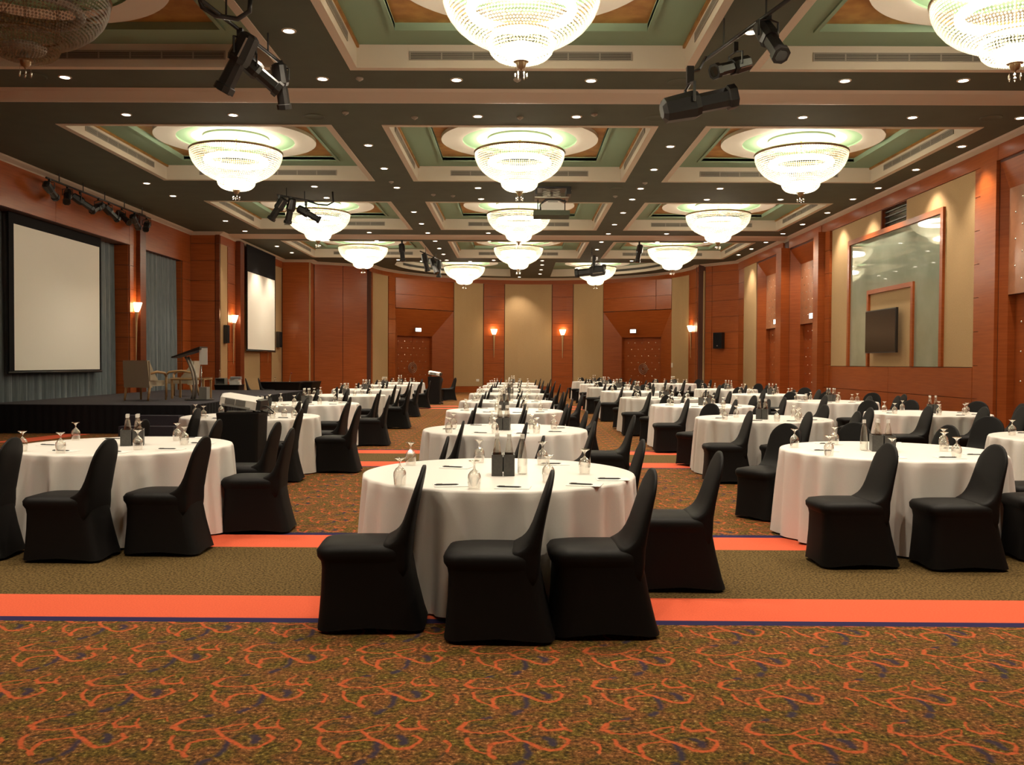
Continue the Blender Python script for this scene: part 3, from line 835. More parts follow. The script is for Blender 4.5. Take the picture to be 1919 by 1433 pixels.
mb = MB(); mb.box((-.42, -.3, .5), (.42, .3, .52)); part('table_top', mb, M['acrylic'], t)
mb = MB(); frame = [(-.4, -.28), (.4, -.28), (.4, .28), (-.4, .28), (-.4, -.28)]; mb.tube([(x, y, .47) for x, y in frame], .025, 6); part('apron', mb, M['light_wood'], t)
for sx in (-1, 1):
    for sy in (-1, 1):
        mb = MB(); mb.box((sx * .38 - .022, sy * .26 - .022, 0), (sx * .38 + .022, sy * .26 + .022, .48)); part('leg', mb, M['light_wood'], t)
mb = MB(); mb.lathe([(.03, 0), (.04, .02), (.045, .09), (.042, .09), (.036, .02), (0, .015)], 14, cap0=True); tag(link('cup', mb.mesh('cup', M['white_plastic'], True, 40), None, (-7.88, 21.9, SH + .521)), 'small white cup on the stage coffee table', 'cup')

# side table with papers beyond the stage
def draped_table(name, label, loc, wx, wy, h, flare=0.0, parts=True):
    t = thing(name, label, 'table', loc)
    def rr(ax, ay, z, n=6):
        rad = .05; pts = []
        for cx0, cy0, a0 in ((ax - rad, ay - rad, 0), (-ax + rad, ay - rad, 90), (-ax + rad, -ay + rad, 180), (ax - rad, -ay + rad, 270)):
            for k in range(n): a = radians(a0 + 90 * k / (n - 1)); pts.append((cx0 + rad * cos(a), cy0 + rad * sin(a), z))
        return pts
    mb = MB(); mb.loft([rr(wx / 2, wy / 2, h - .03), rr(wx / 2, wy / 2, h)]); part('table_top', mb, M['black_fabric'], t)
    mb = MB(); mb.loft([rr(wx / 2 - flare * f, wy / 2 - flare * f * .8, h - .03 - q * (h - .03)) for q, f in ((0, .15), (.2, .6), (.5, 1), (.8, 1), (1, .7))]); part('stretch_cover', mb, M['black_fabric'], t, True, 50)
    return t
draped_table('side_table', 'small black draped side table stacked with papers past the stage', (-9.55, 29.7, 0), .85, .6, .74, .05)
for k, (dx, dy, hgt, a, lab, m) in enumerate(((.22, 0, .10, 4, 'lowest thick stack of white papers on the black side table', 'paper'), (.20, .01, .09, -7, 'middle stack of white papers on the black side table', 'paper'), (.24, -.01, .08, 10, 'top grey and white stack of papers on the black side table', 'grey_paper'))):
    mb = MB(); z = 0; q = random.Random(k)
    for j in range(6):
        o_ = q.uniform(-.012, .012); mb.box((-.17 + o_, -.12 + o_, z), (.17 + o_, .12 - o_, z + hgt / 6 - .001), 0); z += hgt / 6
    z0 = .741 + (0, .101, .192)[k]
    tag(link('paper_stack', mb.mesh('paper_stack', M[m]), None, (-9.55 + dx, 29.65 + dy, z0), radians(a)), lab, 'papers', 'papers on the side table')
mb = MB(); mb.box((-.16, -.16, 0), (.16, .16, .02)); mb.box((-.16, -.16, .02), (-.15, .16, .2)); mb.box((.15, -.16, .02), (.16, .16, .2)); mb.box((-.15, .15, .02), (.15, .16, .2)); mb.box((-.16, -.16, .2), (.16, .16, .22))
tag(link('letter_tray', mb.mesh('letter_tray', M['grey_plastic']), None, (-9.8, 29.65, .741)), 'dark letter tray beside the papers on the black side table', 'tray')

# ------------------------------------------------------------------ tablecloth table
def cloth_mesh(seed, R=0.925, H=0.755):
    q = random.Random(seed); n = 216
    ks = [(q.choice((9, 11, 13)), q.uniform(0, 6.28), .55), (q.choice((22, 24, 25)), q.uniform(0, 6.28), .85), (q.choice((34, 37, 39)), q.uniform(0, 6.28), .40)]
    def fold(a): return sum(c * cos(k * a + p) for k, p, c in ks)
    prof = [(R * .5, H, 0), (R * .85, H, 0), (R - .02, H, 0), (R - .006, H - .004, 0.0), (R, H - .018, 0.01)]
    for s in (.06, .13, .25, .4, .55, .7, .85, 1.0):
        prof.append((R + .03 * s, H - .018 - s * (H - .018 - .012), s))
    mb = MB(); vs = [(0, 0, H)]; fs = []
    for r, z, s in prof:
        for k in range(n):
            a = 2 * pi * k / n
            f = fold(a); f = f if f > 0 else f * 1.15
            f = math.copysign(abs(f) ** .85, f); rr = r + .036 * (s ** .5) * f
            vs.append((rr * cos(a), rr * sin(a), z + (.010 * s * (f if f > 0 else 0))))
    fs += [(0, 1 + k, 1 + (k + 1) % n) for k in range(n)]
    nt = n
    for i in range(len(prof) - 1):
        for k in range(n):
            k2 = (k + 1) % n
            fs.append((1 + i * n + k, 1 + (i + 1) * n + k, 1 + (i + 1) * n + k2, 1 + i * n + k2))
    mb.add(vs, fs)
    for i in range(n * 4): mb.m[i] = 1
    return mb.mesh('tablecloth', [M['cloth'], M['cloth_top']], True)
CLOTH = [cloth_mesh(s) for s in (11, 12, 13, 14, 15)]
mb = MB(); mb.lathe([(0, .72), (.9, .72), (.9, .745), (0, .745)], 32)
TOPMESH = mb.mesh('table_board', M['wood_joint'])

COLS = {
 'M': ('middle column', [(-.12, 6.12), (-.13, 10.12), (-.19, 14.15), (-.2, 17.7), (-.24, 22.0), (-.23, 26.0), (-.21, 30.0), (-.21, 33.9)]),
 'L': ('stage-side column', [(-3.5, 7.97), (-3.65, 12.3), (-3.8, 16.25), (-3.93, 20.45), (-4.2, 24.9), (-4.35, 29.6), (-4.4, 33.6)]),
 'R': ('column right of the aisle', [(3.27, 7.87), (3.42, 12.45), (3.37, 16.3), (3.21, 19.8), (3.21, 24.4), (3.13, 28.0), (3.22, 32.7), (3.21, 37.1)]),
 'W': ('wall-side column', [(5.95, 9.35), (6.43, 14.07), (6.41, 18.36), (6.28, 22.42), (6.27, 26.95), (5.94, 34.4)])}
SHORT = {'M': 'middle', 'L': 'stage-side', 'R': 'aisle-side', 'W': 'wall-side'}
def tname(c, i): return '%s %s table' % (ORD[i] if i else 'front', SHORT[c])
TABLES = []
for c in 'MLRW':
    for i, (x, y) in enumerate(COLS[c][1]):
        t = thing('round_table', 'round banquet table in floor-length white cloth, %s of the %s column' % (('front one' if i == 0 else ORD[i] + ' from the front'), SHORT[c]), 'table', (x, y, 0), rnd.uniform(0, 6.28), 'round banquet tables')
        link('table_board', TOPMESH, t)
        link('tablecloth', CLOTH[(i * 2 + len(c) + ord(c)) % 5], t)
        TABLES.append((c, i, x, y, t))

# ------------------------------------------------------------------ covered chairs (front towards -X, origin on the floor)
def superring(x0, x1, hw, z, n=20, e=0.42, zb=None):
    cx0, a = (x0 + x1) / 2, (x1 - x0) / 2
    out = []
    for k in range(n):
        q = 2 * pi * k / n
        c_, s_ = cos(q), sin(q)
        x = cx0 + a * math.copysign(abs(c_) ** e, c_); y = hw * math.copysign(abs(s_) ** e, s_)
        zz = z if zb is None else z + zb(x - cx0, y, a, hw)
        out.append((x, y, zz))
    return out
def chair_meshes():
    arch = lambda x, y, a, h: .035 * (1 - (abs(x) / a) ** 2 * 1.0) * (1 if abs(y) > h * .8 else .0) + (.03 * (1 - (abs(y) / h) ** 2) if abs(x) > a * .8 else 0)
    sk = MB()
    sk.loft([superring(-.262, .345, .222, 0.004, 28, .34, arch), superring(-.255, .325, .217, .08, 28, .34), superring(-.243, .285, .211, .24, 28, .36), superring(-.240, .262, .210, .36, 28, .38), superring(-.248, .255, .214, .405, 28, .38)], cap1=False, cap0=False)
    se = MB()
    se.loft([superring(-.248, .25, .214, .400, 28, .38), superring(-.266, .245, .222, .425, 28, .40), superring(-.268, .24, .223, .455, 28, .40), superring(-.252, .235, .212, .478, 28, .42), superring(-.20, .2, .17, .490, 28, .5), superring(-.08, .1, .07, .494, 28, .6)], cap0=False)
    bk = MB()
    rows = [(.31, .17, .235, .196, .40), (.36, .15, .252, .203, .40), (.41, .12, .259, .207, .42), (.46, .098, .262, .2085, .44), (.488, .098, .264, .2085, .46), (.500, .122, .265, .2085, .48), (.515, .148, .267, .2085, .5),
            (.535, .170, .269, .208, .52), (.565, .191, .273, .2065, .55), (.61, .212, .281, .204, .6), (.68, .237, .294, .199, .62), (.74, .257, .306, .195, .62), (.79, .274, .317, .187, .62),
            (.83, .287, .325, .168, .62), (.862, .299, .331, .140, .62), (.886, .306, .335, .108, .62), (.902, .311, .336, .074, .62), (.912, .316, .335, .035, .62)]
    bk.loft([superring(x0, x1, hw, z, 28, e) for z, x0, x1, hw, e in rows])
    return sk, se, bk
sk, se, bk = chair_meshes()
CH_SK = sk.mesh('skirt', M['black_fabric'], True); CH_SE = se.mesh('seat', M['black_fabric'], True); CH_BK = bk.mesh('backrest', M['black_fabric'], True)
allm = MB()
for q in (sk, se, bk): allm.add(q.v, q.f)
CH_ALL = allm.mesh('covered_chair', M['black_fabric'], True)
def chair(x, y, rz, label, near, group='covered chairs'):
    if near:
        t = thing('covered_chair', label, 'chair', (x, y, 0), rz, group)
        link('skirt', CH_SK, t); link('seat', CH_SE, t); link('backrest', CH_BK, t)
    else:
        t = tag(link('covered_chair', CH_ALL, None, (x, y, 0), rz), label, 'chair', group)
    return t
def place(xt, yt, rz):       # from the measured top of the back to the chair's origin
    return xt - .325 * cos(rz), yt - .325 * sin(rz)
PAT = [(-.41, -1.02), (.30, -1.17), (.93, -.97), (1.44, -.02), (1.14, .83), (.34, 1.13), (-.42, 1.08)]
SPOT = {'M0': [(-.53, 5.13), (.2, 4.93), (.77, 5.05), (1.33, 6.06), (.97, 6.97), (.22, 7.24), (-.55, 7.18)],
        'M1': [(-.54, 9.10), (.1, 8.90), (.77, 9.15), (1.22, 10.27), (.87, 11.15), (.12, 11.27), (-.55, 11.15)],
        'L0': [(-3.86, 6.85), (-3.1, 6.80), (-2.5, 7.10), (-2.16, 7.98), (-2.36, 8.78), (-3.05, 9.12), (-3.77, 9.05)],
        'R0': [(2.82, 6.78), (3.59, 6.72), (4.45, 7.0), (4.75, 7.75), (4.26, 8.85), (3.5, 9.05), (2.72, 9.0)]}
NAMES = ['near-left', 'near-middle', 'near-right', 'aisle-end', 'far-right', 'far-middle', 'far-left']
for c, i, x, y, _ in TABLES:
    pts = SPOT.get(c + str(i), [(x + a, y + b) for a, b in PAT])
    for k, (xt, yt) in enumerate(pts):
        q = random.Random(hash((ord(c), i, k)))
        rz = q.uniform(-.07, .07)
        if c in 'RW' and k in (5, 6) or (c == 'W' and k == 4): rz += radians(q.uniform(25, 42))
        if c in 'RW' and k in (4,): rz += .15
        jx, jy = (0, 0) if c + str(i) in SPOT else (q.uniform(-.05, .05), q.uniform(-.03, .03))
        px, py = place(xt + jx, yt + jy, rz)
        dx, dy = px - x, py - y; dd = math.hypot(dx, dy)
        if dd < 1.17: px, py = x + dx / dd * 1.17, y + dy / dd * 1.17
        chair(px, py, rz, 'black covered chair at the %s seat of the %s' % (NAMES[k], tname(c, i)), y < 19)
chair(-9.45, 32.25, pi + .2, 'black covered chair behind the black draped table, nearer the stage', False)
chair(-9.2, 33.0, pi + .15, 'black covered chair tucked at the end of the black draped table', False)
chair(-2.75, 35.6, .4, 'black covered chair standing alone past the last stage-side table', False)
chair(-3.2, 34.6, .2, 'black covered chair beside the far projector stand', False)

# black draped tables at the back
draped_table('rectangular_table', 'black stretch-covered rectangular table below the second screen', (-8.75, 33.4, 0), 1.5, .7, .76, .10)
draped_table('rectangular_table', 'black covered table set end-on behind the first black table', (-8.05, 34.5, 0), .7, 1.6, .76, .08)

# ------------------------------------------------------------------ table setting
def ln(pr, n, **k):
    mb = MB(); mb.lathe(pr, n, **k); return mb
GLASS = ln([(.0345, 0), (.0385, .03), (.040, .06), (.037, .082), (.026, .100), (.011, .112), (.006, .120), (.005, .135), (.008, .146), (.020, .157), (.034, .164), (.034, .167), (0, .163)], 18).mesh('goblet', M['glass'], True, 60)
BOT = MB().lathe([(.030, 0), (.033, .006), (.033, .06), (.0315, .10), (.027, .15), (.020, .20), (.0125, .235), (.0125, .24)], 14, cap0=True)
CAPB = MB().lathe([(.0145, .238), (.0145, .268), (0, .268)], 12)
BOTM = BOT.mesh('bottle', M['bottle'], True, 60); CAPM = CAPB.mesh('cap', M['cap'], True, 40)
WAT = MB().lathe([(.029, .004), (.031, .06), (.0295, .10), (.024, .15), (0, .15)], 12)
fb = MB(); fb.add(BOT.v, BOT.f, 0); fb.add(CAPB.v, CAPB.f, 1); BOTFAR = fb.mesh('water_bottle', [M['bottle'], M['cap']], True, 60)
cd = MB()
for sx in (-1, 1):
    x0, x1 = (-.076, -.004) if sx < 0 else (.004, .076)
    for (a, b) in (((x0, -.085, 0), (x1, -.079, .140)), ((x0, .079, 0), (x1, .085, .140)), ((x0, -.079, 0), (x0 + .006, .079, .140)), ((x1 - .006, -.079, 0), (x1, .079, .140)), ((x0 + .006, -.079, 0), (x1 - .006, .079, .006))):
        cd.box(a, b)
cd.box((-.004, -.02, .02), (.004, .02, .12))
CADDY = cd.mesh('bottle_caddy', M['leather'])
pn = MB(); pn.tube([(-.07, 0, .005), (.055, 0, .005), (.07, 0, .005)], [.0048, .0048, .0015], 6); pn.tube([(-.07, .0, .005), (-.078, 0, .005)], .003, 6); PENB = pn.mesh('barrel', M['black_metal'], True, 60)
pc = MB(); pc.box((-.066, -.0015, .009), (-.03, .0015, .0115)); PENC = pc.mesh('clip', M['grey_metal'])
pd = MB(); pd.box((-.075, -.105, 0), (.075, .105, .0025)); PAD = pd.mesh('notepad', M['paper'])
TZ = 0.756
GPOS = {'M0': [(-.71, 5.44), (-.77, 6.50), (-.25, 5.30), (-.28, 6.72), (.19, 6.58), (.20, 5.62), (.46, 6.05)],
        'L0': [(-4.06, 7.33), (-3.69, 7.22), (-4.15, 8.40), (-3.64, 8.62), (-3.19, 7.52), (-3.19, 8.39), (-2.97, 7.98)],
        'R0': [(2.50, 8.07), (2.56, 7.35), (2.97, 8.38), (2.98, 7.12), (3.71, 7.79), (3.55, 7.24), (3.9, 8.2)],
        'M1': [(-.72, 9.50), (-.72, 10.2), (-.23, 9.52), (.17, 10.11), (.21, 9.52), (.42, 10.13), (-.3, 10.8)],
        'R1': [(2.78, 11.98), (3.07, 12.55), (3.0, 13.1), (3.4, 11.72), (3.68, 11.75), (3.79, 12.04), (3.95, 12.8)],
        'L1': [(-4.35, 12.1), (-4.20, 12.70), (-3.22, 11.78), (-3.17, 12.19), (-2.97, 11.92), (-3.5, 13.0), (-4.1, 11.7)]}
GREL = [(-.62, -.35), (-.6, .3), (-.1, -.68), (.3, -.5), (.58, -.1), (.35, .5), (-.15, .68)]
for c, i, x, y, _ in TABLES:
    key = c + str(i); q = random.Random(ord(c) * 31 + i)
    tn = tname(c, i)
    gp_ = GPOS.get(key, [(x + a + q.uniform(-.06, .06), y + b + q.uniform(-.05, .05)) for a, b in GREL])
    order = sorted(range(len(gp_)), key=lambda k: gp_[k][0] / gp_[k][1])
    for rk, k in enumerate(order):
        o = link('goblet', GLASS, None, (gp_[k][0], gp_[k][1], TZ), q.uniform(0, 6))
        tag(o, 'upside-down clear goblet, %s from the left on the %s' % (ORD[rk], tn), 'glass', 'upturned goblets on the tables')
    # caddy and bottles
    cx0, cy0 = {'M0': (-.09, 5.98), 'L0': (-3.42, 7.95), 'R0': (3.18, 7.80), 'M1': (-.15, 10.0), 'L1': (-3.5, 12.3), 'R1': (3.35, 12.25)}.get(key, (x + q.uniform(-.06, .06), y + q.uniform(-.1, .05)))
    a = {'M0': 0.02, 'L0': .35, 'R0': -.25}.get(key, q.uniform(-.5, .5))
    cdo = link('bottle_caddy', CADDY, None, (cx0, cy0, TZ), a)
    if key in ('L0', 'R0'): cdo.scale = (1.25, 1.2, 1.0)
    tag(cdo, 'dark grey leather bottle caddy in the centre of the %s' % tn, 'caddy', 'bottle caddies')
    bp = [(-.040, -.04), (.040, -.04), (-.040, .04)]
    bp.append({'M0': (.13, .03), 'R0': (-.15, .0)}.get(key, (.045, .04) if q.random() < .5 else (.13, .02)))
    bw = [(cx0 + u * cos(a) - v * sin(a), cy0 + u * sin(a) + v * cos(a), TZ if abs(u) > .1 else TZ + .0065) for u, v in bp]
    order = sorted(range(4), key=lambda k: bw[k][0] / bw[k][1])
    for rk, k in enumerate(order):
        lab = 'clear water bottle with white cap, %s from the left on the %s' % (ORD[rk], tn)
        if y < 17:
            t = thing('water_bottle', lab, 'bottle', bw[k], 0, 'water bottles on the tables')
            link('bottle', BOTM, t); link('cap', CAPM, t)
        else:
            tag(link('water_bottle', BOTFAR, None, bw[k]), lab, 'bottle', 'water bottles on the tables')
    if y < 20:
        pp = []
        if key == 'M0': pp = [(-.42, 5.42), (-.45, 6.35), (-.04, 5.34), (.26, 6.6), (.40, 5.48), (.60, 5.75)]
        else: pp = [(x + u, y + v) for u, v in ((-.62, -.12), (-.25, -.62), (.2, -.66), (.55, -.42), (.62, .15), (.3, .72), (-.35, .55))]
        for rk, (u, v) in enumerate(sorted(pp, key=lambda p: p[0] / p[1])):
            pa = q.uniform(-.25, .25)
            if y < 13.5:
                tag(link('notepad', PAD, None, (u + .02, v + .02, TZ), pa + pi / 2), 'white notepad, %s from the left on the %s' % (ORD[rk], tn), 'notepad', 'notepads at the seats')
            zp = TZ + (.0026 if y < 13.5 else 0)
            t = thing('pen', 'black pen lying at a seat, %s from the left on the %s' % (ORD[rk], tn), 'pen', (u, v, zp), pa, 'pens at the seats')
            link('barrel', PENB, t); link('clip', PENC, t)
# things on the black table and side table
tag(link('goblet', GLASS, None, (-9.0, 33.3, .761)), 'upside-down clear goblet on the black rectangular table', 'glass')
t = thing('flower_stem', 'single dark red flower in a small vase on the black rectangular table', 'flower', (-8.45, 33.3, .761))
mb = MB(); mb.lathe([(.03, 0), (.035, .05), (.015, .1), (.018, .12)], 10, cap0=True); part('vase', mb, M['bottle'], t, True)
mb = MB(); mb.tube([(0, 0, .05), (.01, 0, .2), (.05, 0, .3)], .006, 5); part('stem', mb, M['green'], t)
mb = MB(); mb.lathe([(0, -.02), (.03, 0), (.035, .03), (.0, .05)], 8, (.055, 0, .31)); part('bloom', mb, M['petal'], t)
t = thing('water_bottle', 'clear water bottle on the letter tray past the stage', 'bottle', (-9.85, 29.65, .962)); link('bottle', BOTM, t); link('cap', CAPM, t)

# ------------------------------------------------------------------ projectors on draped stands
def proj_stand(loc, rz, label_s, label_p, wx, wy, h):
    t = draped_table('projector_stand', label_s, loc, wx, wy, h, .015); t['category'] = 'stand'
    t.rotation_euler = (0, 0, rz)
    for sx in (-1, 1):
        for sy in (-1, 1):
            mb = MB(); mb.lathe([(.0, -.035), (.03, -.025), (.035, 0), (.03, .025), (0, .035)], 10)
            mb.v = [(z, x_, y_ + .035) for x_, y_, z in mb.v]
            part('caster', mb, M['black_metal'], t, True, loc=(sx * (wx / 2 + .01), sy * (wy / 2 + .01), 0))
    p = thing('projector', label_p, 'projector', (loc[0], loc[1], h + .002), rz)
    L_, D_, H_ = .215, .165, .135
    tilt = radians(-9)
    def tl(mb):
        mb.v = [(x * cos(tilt) + z * sin(tilt), y, -x * sin(tilt) * 1.0 + z * cos(tilt) + .055) for x, y, z in mb.v]; return mb
    tilt = radians(9)
    def tl(mb):
        mb.v = [(x * cos(tilt) + z * sin(tilt), y, -x * sin(tilt) + z * cos(tilt) + .052) for x, y, z in mb.v]; return mb
    mb = MB(); rings = []
    for x, sc in ((-L_, .94), (-L_ + .02, 1), (L_ - .05, 1), (L_ - .02, .97)):
        rings.append([(x, -D_ * sc, .0), (x, D_ * sc, .0), (x, D_ * sc, H_ * sc - .04), (x, D_ * sc - .05, H_ * sc), (x, -D_ * sc + .05, H_ * sc), (x, -D_ * sc, H_ * sc - .04)])
    mb.loft(rings); part('casing', tl(mb), M['white_plastic'], p)
    for x0 in (-.155, -.035):
        mb = MB(); mb.box((x0, -D_ - .004, .025), (x0 + .11, -D_ + .004, .09))
        for k in range(6): mb.box((x0, -D_ - .008, .029 + k * .010), (x0 + .11, -D_ - .003, .034 + k * .010))
        part('vent_grille', tl(mb), M['grey_plastic'], p)
    mb = MB(); mb.box((L_ - .03, -D_ + .015, .01), (L_ + .025, D_ - .015, .118)); part('rear_panel', tl(mb), M['black_metal'], p, label='dark connector end')
    mb = MB(); mb.box((-L_ + .03, -D_ - .01, .0), (L_ - .08, -D_ + .01, .02)); part('lower_trim', tl(mb), M['grey_plastic'], p)
    mb = MB(); mb.lathe([(.05, 0), (.05, .04), (.042, .04), (.038, .02), (0, .015)], 18); mb.v = [(-L_ - z, x_ + .0, y_ + .068) for x_, y_, z in mb.v]; part('lens', tl(mb), M['black_metal'], p, True)
    for sx in (-1, 1):
        mb = MB(); zt = .052 + .0 - (sx * .16) * sin(tilt); mb.tube([(sx * .16, -.10, 0), (sx * .16, -.10, max(.01, zt))], .014, 8); part('foot', mb, M['black_metal'], p)
    return t, p
_, p = proj_stand((-3.13, 10.2, 0), 0.0, 'tall black draped wheeled stand holding the nearer white projector', 'white projector tilted on the draped stand between the front stage-side tables', .48, .45, .93)
mb = MB(); mb.tube([(.21, -.05, .05), (.30, -.08, .07), (.37, -.05, .0), (.35, 0, -.02), (.28, .02, -.01), (.2, .02, .01)], .007, 6); part('cable', mb, M['black_metal'], p, True)
proj_stand((-2.98, 32.5, 0), -.1, 'black draped stand holding the far projector', 'white projector on the far draped stand before the curved wall doors', .45, .45, 1.0)

# ------------------------------------------------------------------ chandeliers
def bead_bowl(prof, nseg, size, zs=1.0):
    # prof: list of (r, z); octahedral beads strung down the profile
    mb = MB()
    L_ = [0]
    for a, b in zip(prof, prof[1:]): L_.append(L_[-1] + math.hypot(b[0] - a[0], b[1] - a[1]))
    n = int(L_[-1] / (size * 2.25))
    for j in range(n + 1):
        s = L_[-1] * j / n
        for i in range(len(prof) - 1):
            if L_[i] <= s <= L_[i + 1] + 1e-9:
                f = (s - L_[i]) / max(1e-9, L_[i + 1] - L_[i]); r_ = prof[i][0] + f * (prof[i + 1][0] - prof[i][0]); z = prof[i][1] + f * (prof[i + 1][1] - prof[i][1]); break
        m_ = max(8, min(nseg, int(2 * pi * r_ / (size * 2.1))))
        for k in range(m_):
            a = 2 * pi * k / m_
            c = (r_ * cos(a), r_ * sin(a), z); s_ = size
            mb.add([(c[0] + s_, c[1], c[2]), (c[0], c[1] + s_, c[2]), (c[0] - s_, c[1], c[2]), (c[0], c[1] - s_, c[2]), (c[0], c[1], c[2] + s_), (c[0], c[1], c[2] - s_)],
                   [(0, 1, 4), (1, 2, 4), (2, 3, 4), (3, 0, 4), (1, 0, 5), (2, 1, 5), (3, 2, 5), (0, 3, 5)])
    return mb
UP = [(.945, -.03), (.93, -.14), (.88, -.26), (.79, -.375), (.69, -.46), (.59, -.52), (.50, -.565), (.42, -.60)]
LO = [(.39, -.56), (.385, -.66), (.36, -.72), (.30, -.77), (.21, -.80), (.10, -.81), (.05, -.81)]
B_UP, B_LO = bead_bowl(UP, 120, .0185), bead_bowl(LO, 70, .0165)
ME_UP = {k: B_UP.mesh('bead_bowl', M['bead_' + k]) for k in ('lit', 'off')}
ME_LO = {k: B_LO.mesh('lower_bead_bowl', M['bead_' + k]) for k in ('lit', 'off')}
rim = MB(); rim.lathe([(.93, -.035), (.965, -.03), (.972, 0), (.955, .022), (.93, .018), (.93, -.035)], 56)
ME_RIM = rim.mesh('rim', M['bronze'], True, 40)
fr_ = MB()
for k in range(8):
    a = 2 * pi * k / 8
    fr_.tube([(.93 * cos(a), .93 * sin(a), 0), (.3 * cos(a), .3 * sin(a), .05), (.02 * cos(a), .02 * sin(a), .06)], .007, 4)
fr_.lathe([(.405, -.525), (.42, -.52), (.42, -.50), (.40, -.50), (.405, -.525)], 32)
for k in range(6):
    a = 2 * pi * k / 6
    fr_.tube([(.41 * cos(a), .41 * sin(a), -.51), (.41 * cos(a), .41 * sin(a), .04)], .006, 4)
ME_FRM = fr_.mesh('inner_frame', M['bronze'])
lam = {}
for k in ('lit', 'off'):
    mbl = MB(); tor = []
    mbl.lathe([(.62 + .06 * cos(q), -.20 + .06 * sin(q)) for q in [2 * pi * j / 6 for j in range(7)]], 20)
    mbl.lathe([(0, -.60), (.16, -.62), (.25, -.66), (.22, -.72), (.1, -.745), (0, -.75)], 14)
    for q in range(len(mbl.m) - 14 * 5, len(mbl.m)): mbl.m[q] = 1
    lam[k] = mbl.mesh('lamp_cluster', [M['lamp_ring'], M['lamp']] if k == 'lit' else [M['lamp_off'], M['lamp_off']], True)
fi = MB(); fi.lathe([(0, -.80), (.09, -.805), (.095, -.82), (.065, -.83), (.06, -.86), (.045, -.89), (.015, -.905), (.012, -.92), (0, -.93)], 18)
ME_FIN = fi.mesh('finial', M['bronze'], True, 40)
cr_ = []
for k in range(6):
    a = 2 * pi * k / 6; r_ = .07
    m_ = MB(); m_.tube([(r_ * cos(a), r_ * sin(a), -.83), (r_ * cos(a), r_ * sin(a), -.95)], .003, 4)
    m_.lathe([(0, .0), (.013, .02), (.016, .045), (0, .075)], 6, (r_ * cos(a), r_ * sin(a), -1.02))
    cr_.append(m_.mesh('crystal_drop', M['glass']))
ca = MB()
pr = [(0, .445), (.12, .43)]
ca.lathe([(.40, .40), (.41, .37), (.38, .345), (.33, .335), (.32, .35), (.25, .34), (.2, .32), (.12, .30), (.05, .28), (.03, .26), (0, .26)], 40)
for k in range(20):
    a = 2 * pi * k / 20
    ca.lathe([(0, -.03), (.025, -.012), (.03, .01), (.02, .03)], 6, (.355 * cos(a), .355 * sin(a), .34))
    ca.lathe([(0, -.025), (.02, -.01), (.022, .01)], 6, (.225 * cos(a), .225 * sin(a), .33))
ME_CAN = ca.mesh('canopy', M['gold'], True, 40)
rodm = MB(); rodm.tube([(0, 0, .06), (0, 0, .27)], .012, 8); ME_ROD = rodm.mesh('hanging_rod', M['gold'], True)
rodm = MB()
for k in range(3):
    a = 2 * pi * k / 3 + .3
    rodm.tube([(.93 * cos(a), .93 * sin(a), .015), (.16 * cos(a), .16 * sin(a), .31)], .004, 4)
ME_CH = rodm.mesh('hanging_chain', M['gold'])
def chandelier(x, y, lit, label, zoff=0.0):
    t = thing('chandelier', label, 'chandelier', (x, y, CEIL + .09 + zoff), 0, 'ceiling chandeliers')
    k = 'lit' if lit else 'off'
    link('rim', ME_RIM, t); link('bead_bowl', ME_UP[k], t)['kind'] = 'stuff'; link('lower_bead_bowl', ME_LO[k], t)['kind'] = 'stuff'
    link('inner_frame', ME_FRM, t); link('lamp_cluster', lam[k], t); link('finial', ME_FIN, t); link('canopy', ME_CAN, t); link('hanging_rod', ME_ROD, t); link('hanging_chain', ME_CH, t)
    for m_ in cr_: link('crystal_drop', m_, t)
    return t
cn = {-1: 'over the stage side', 0: 'over the middle column', 1: 'toward the long side wall'}
for j, cy in enumerate(CY):
    for i, cxx in enumerate(CX):
        if i == 0 and j == 0: chandelier(cxx, cy, False, 'unlit crystal bead bowl chandelier over the stage side in the front row')
        else: chandelier(cxx, cy, True, 'lit crystal bead bowl chandelier %s, %s row from the front' % (cn[i - 1], ORD[j]) if j < 4 else 'lit crystal bead bowl chandelier %s, nearest the entrance end' % cn[i - 1])
chandelier(-2.47, 41.8, True, 'lit crystal bead bowl chandelier before the curved wall, stage side')
chandelier(3.62, 41.8, True, 'lit crystal bead bowl chandelier before the curved wall, side wall half')

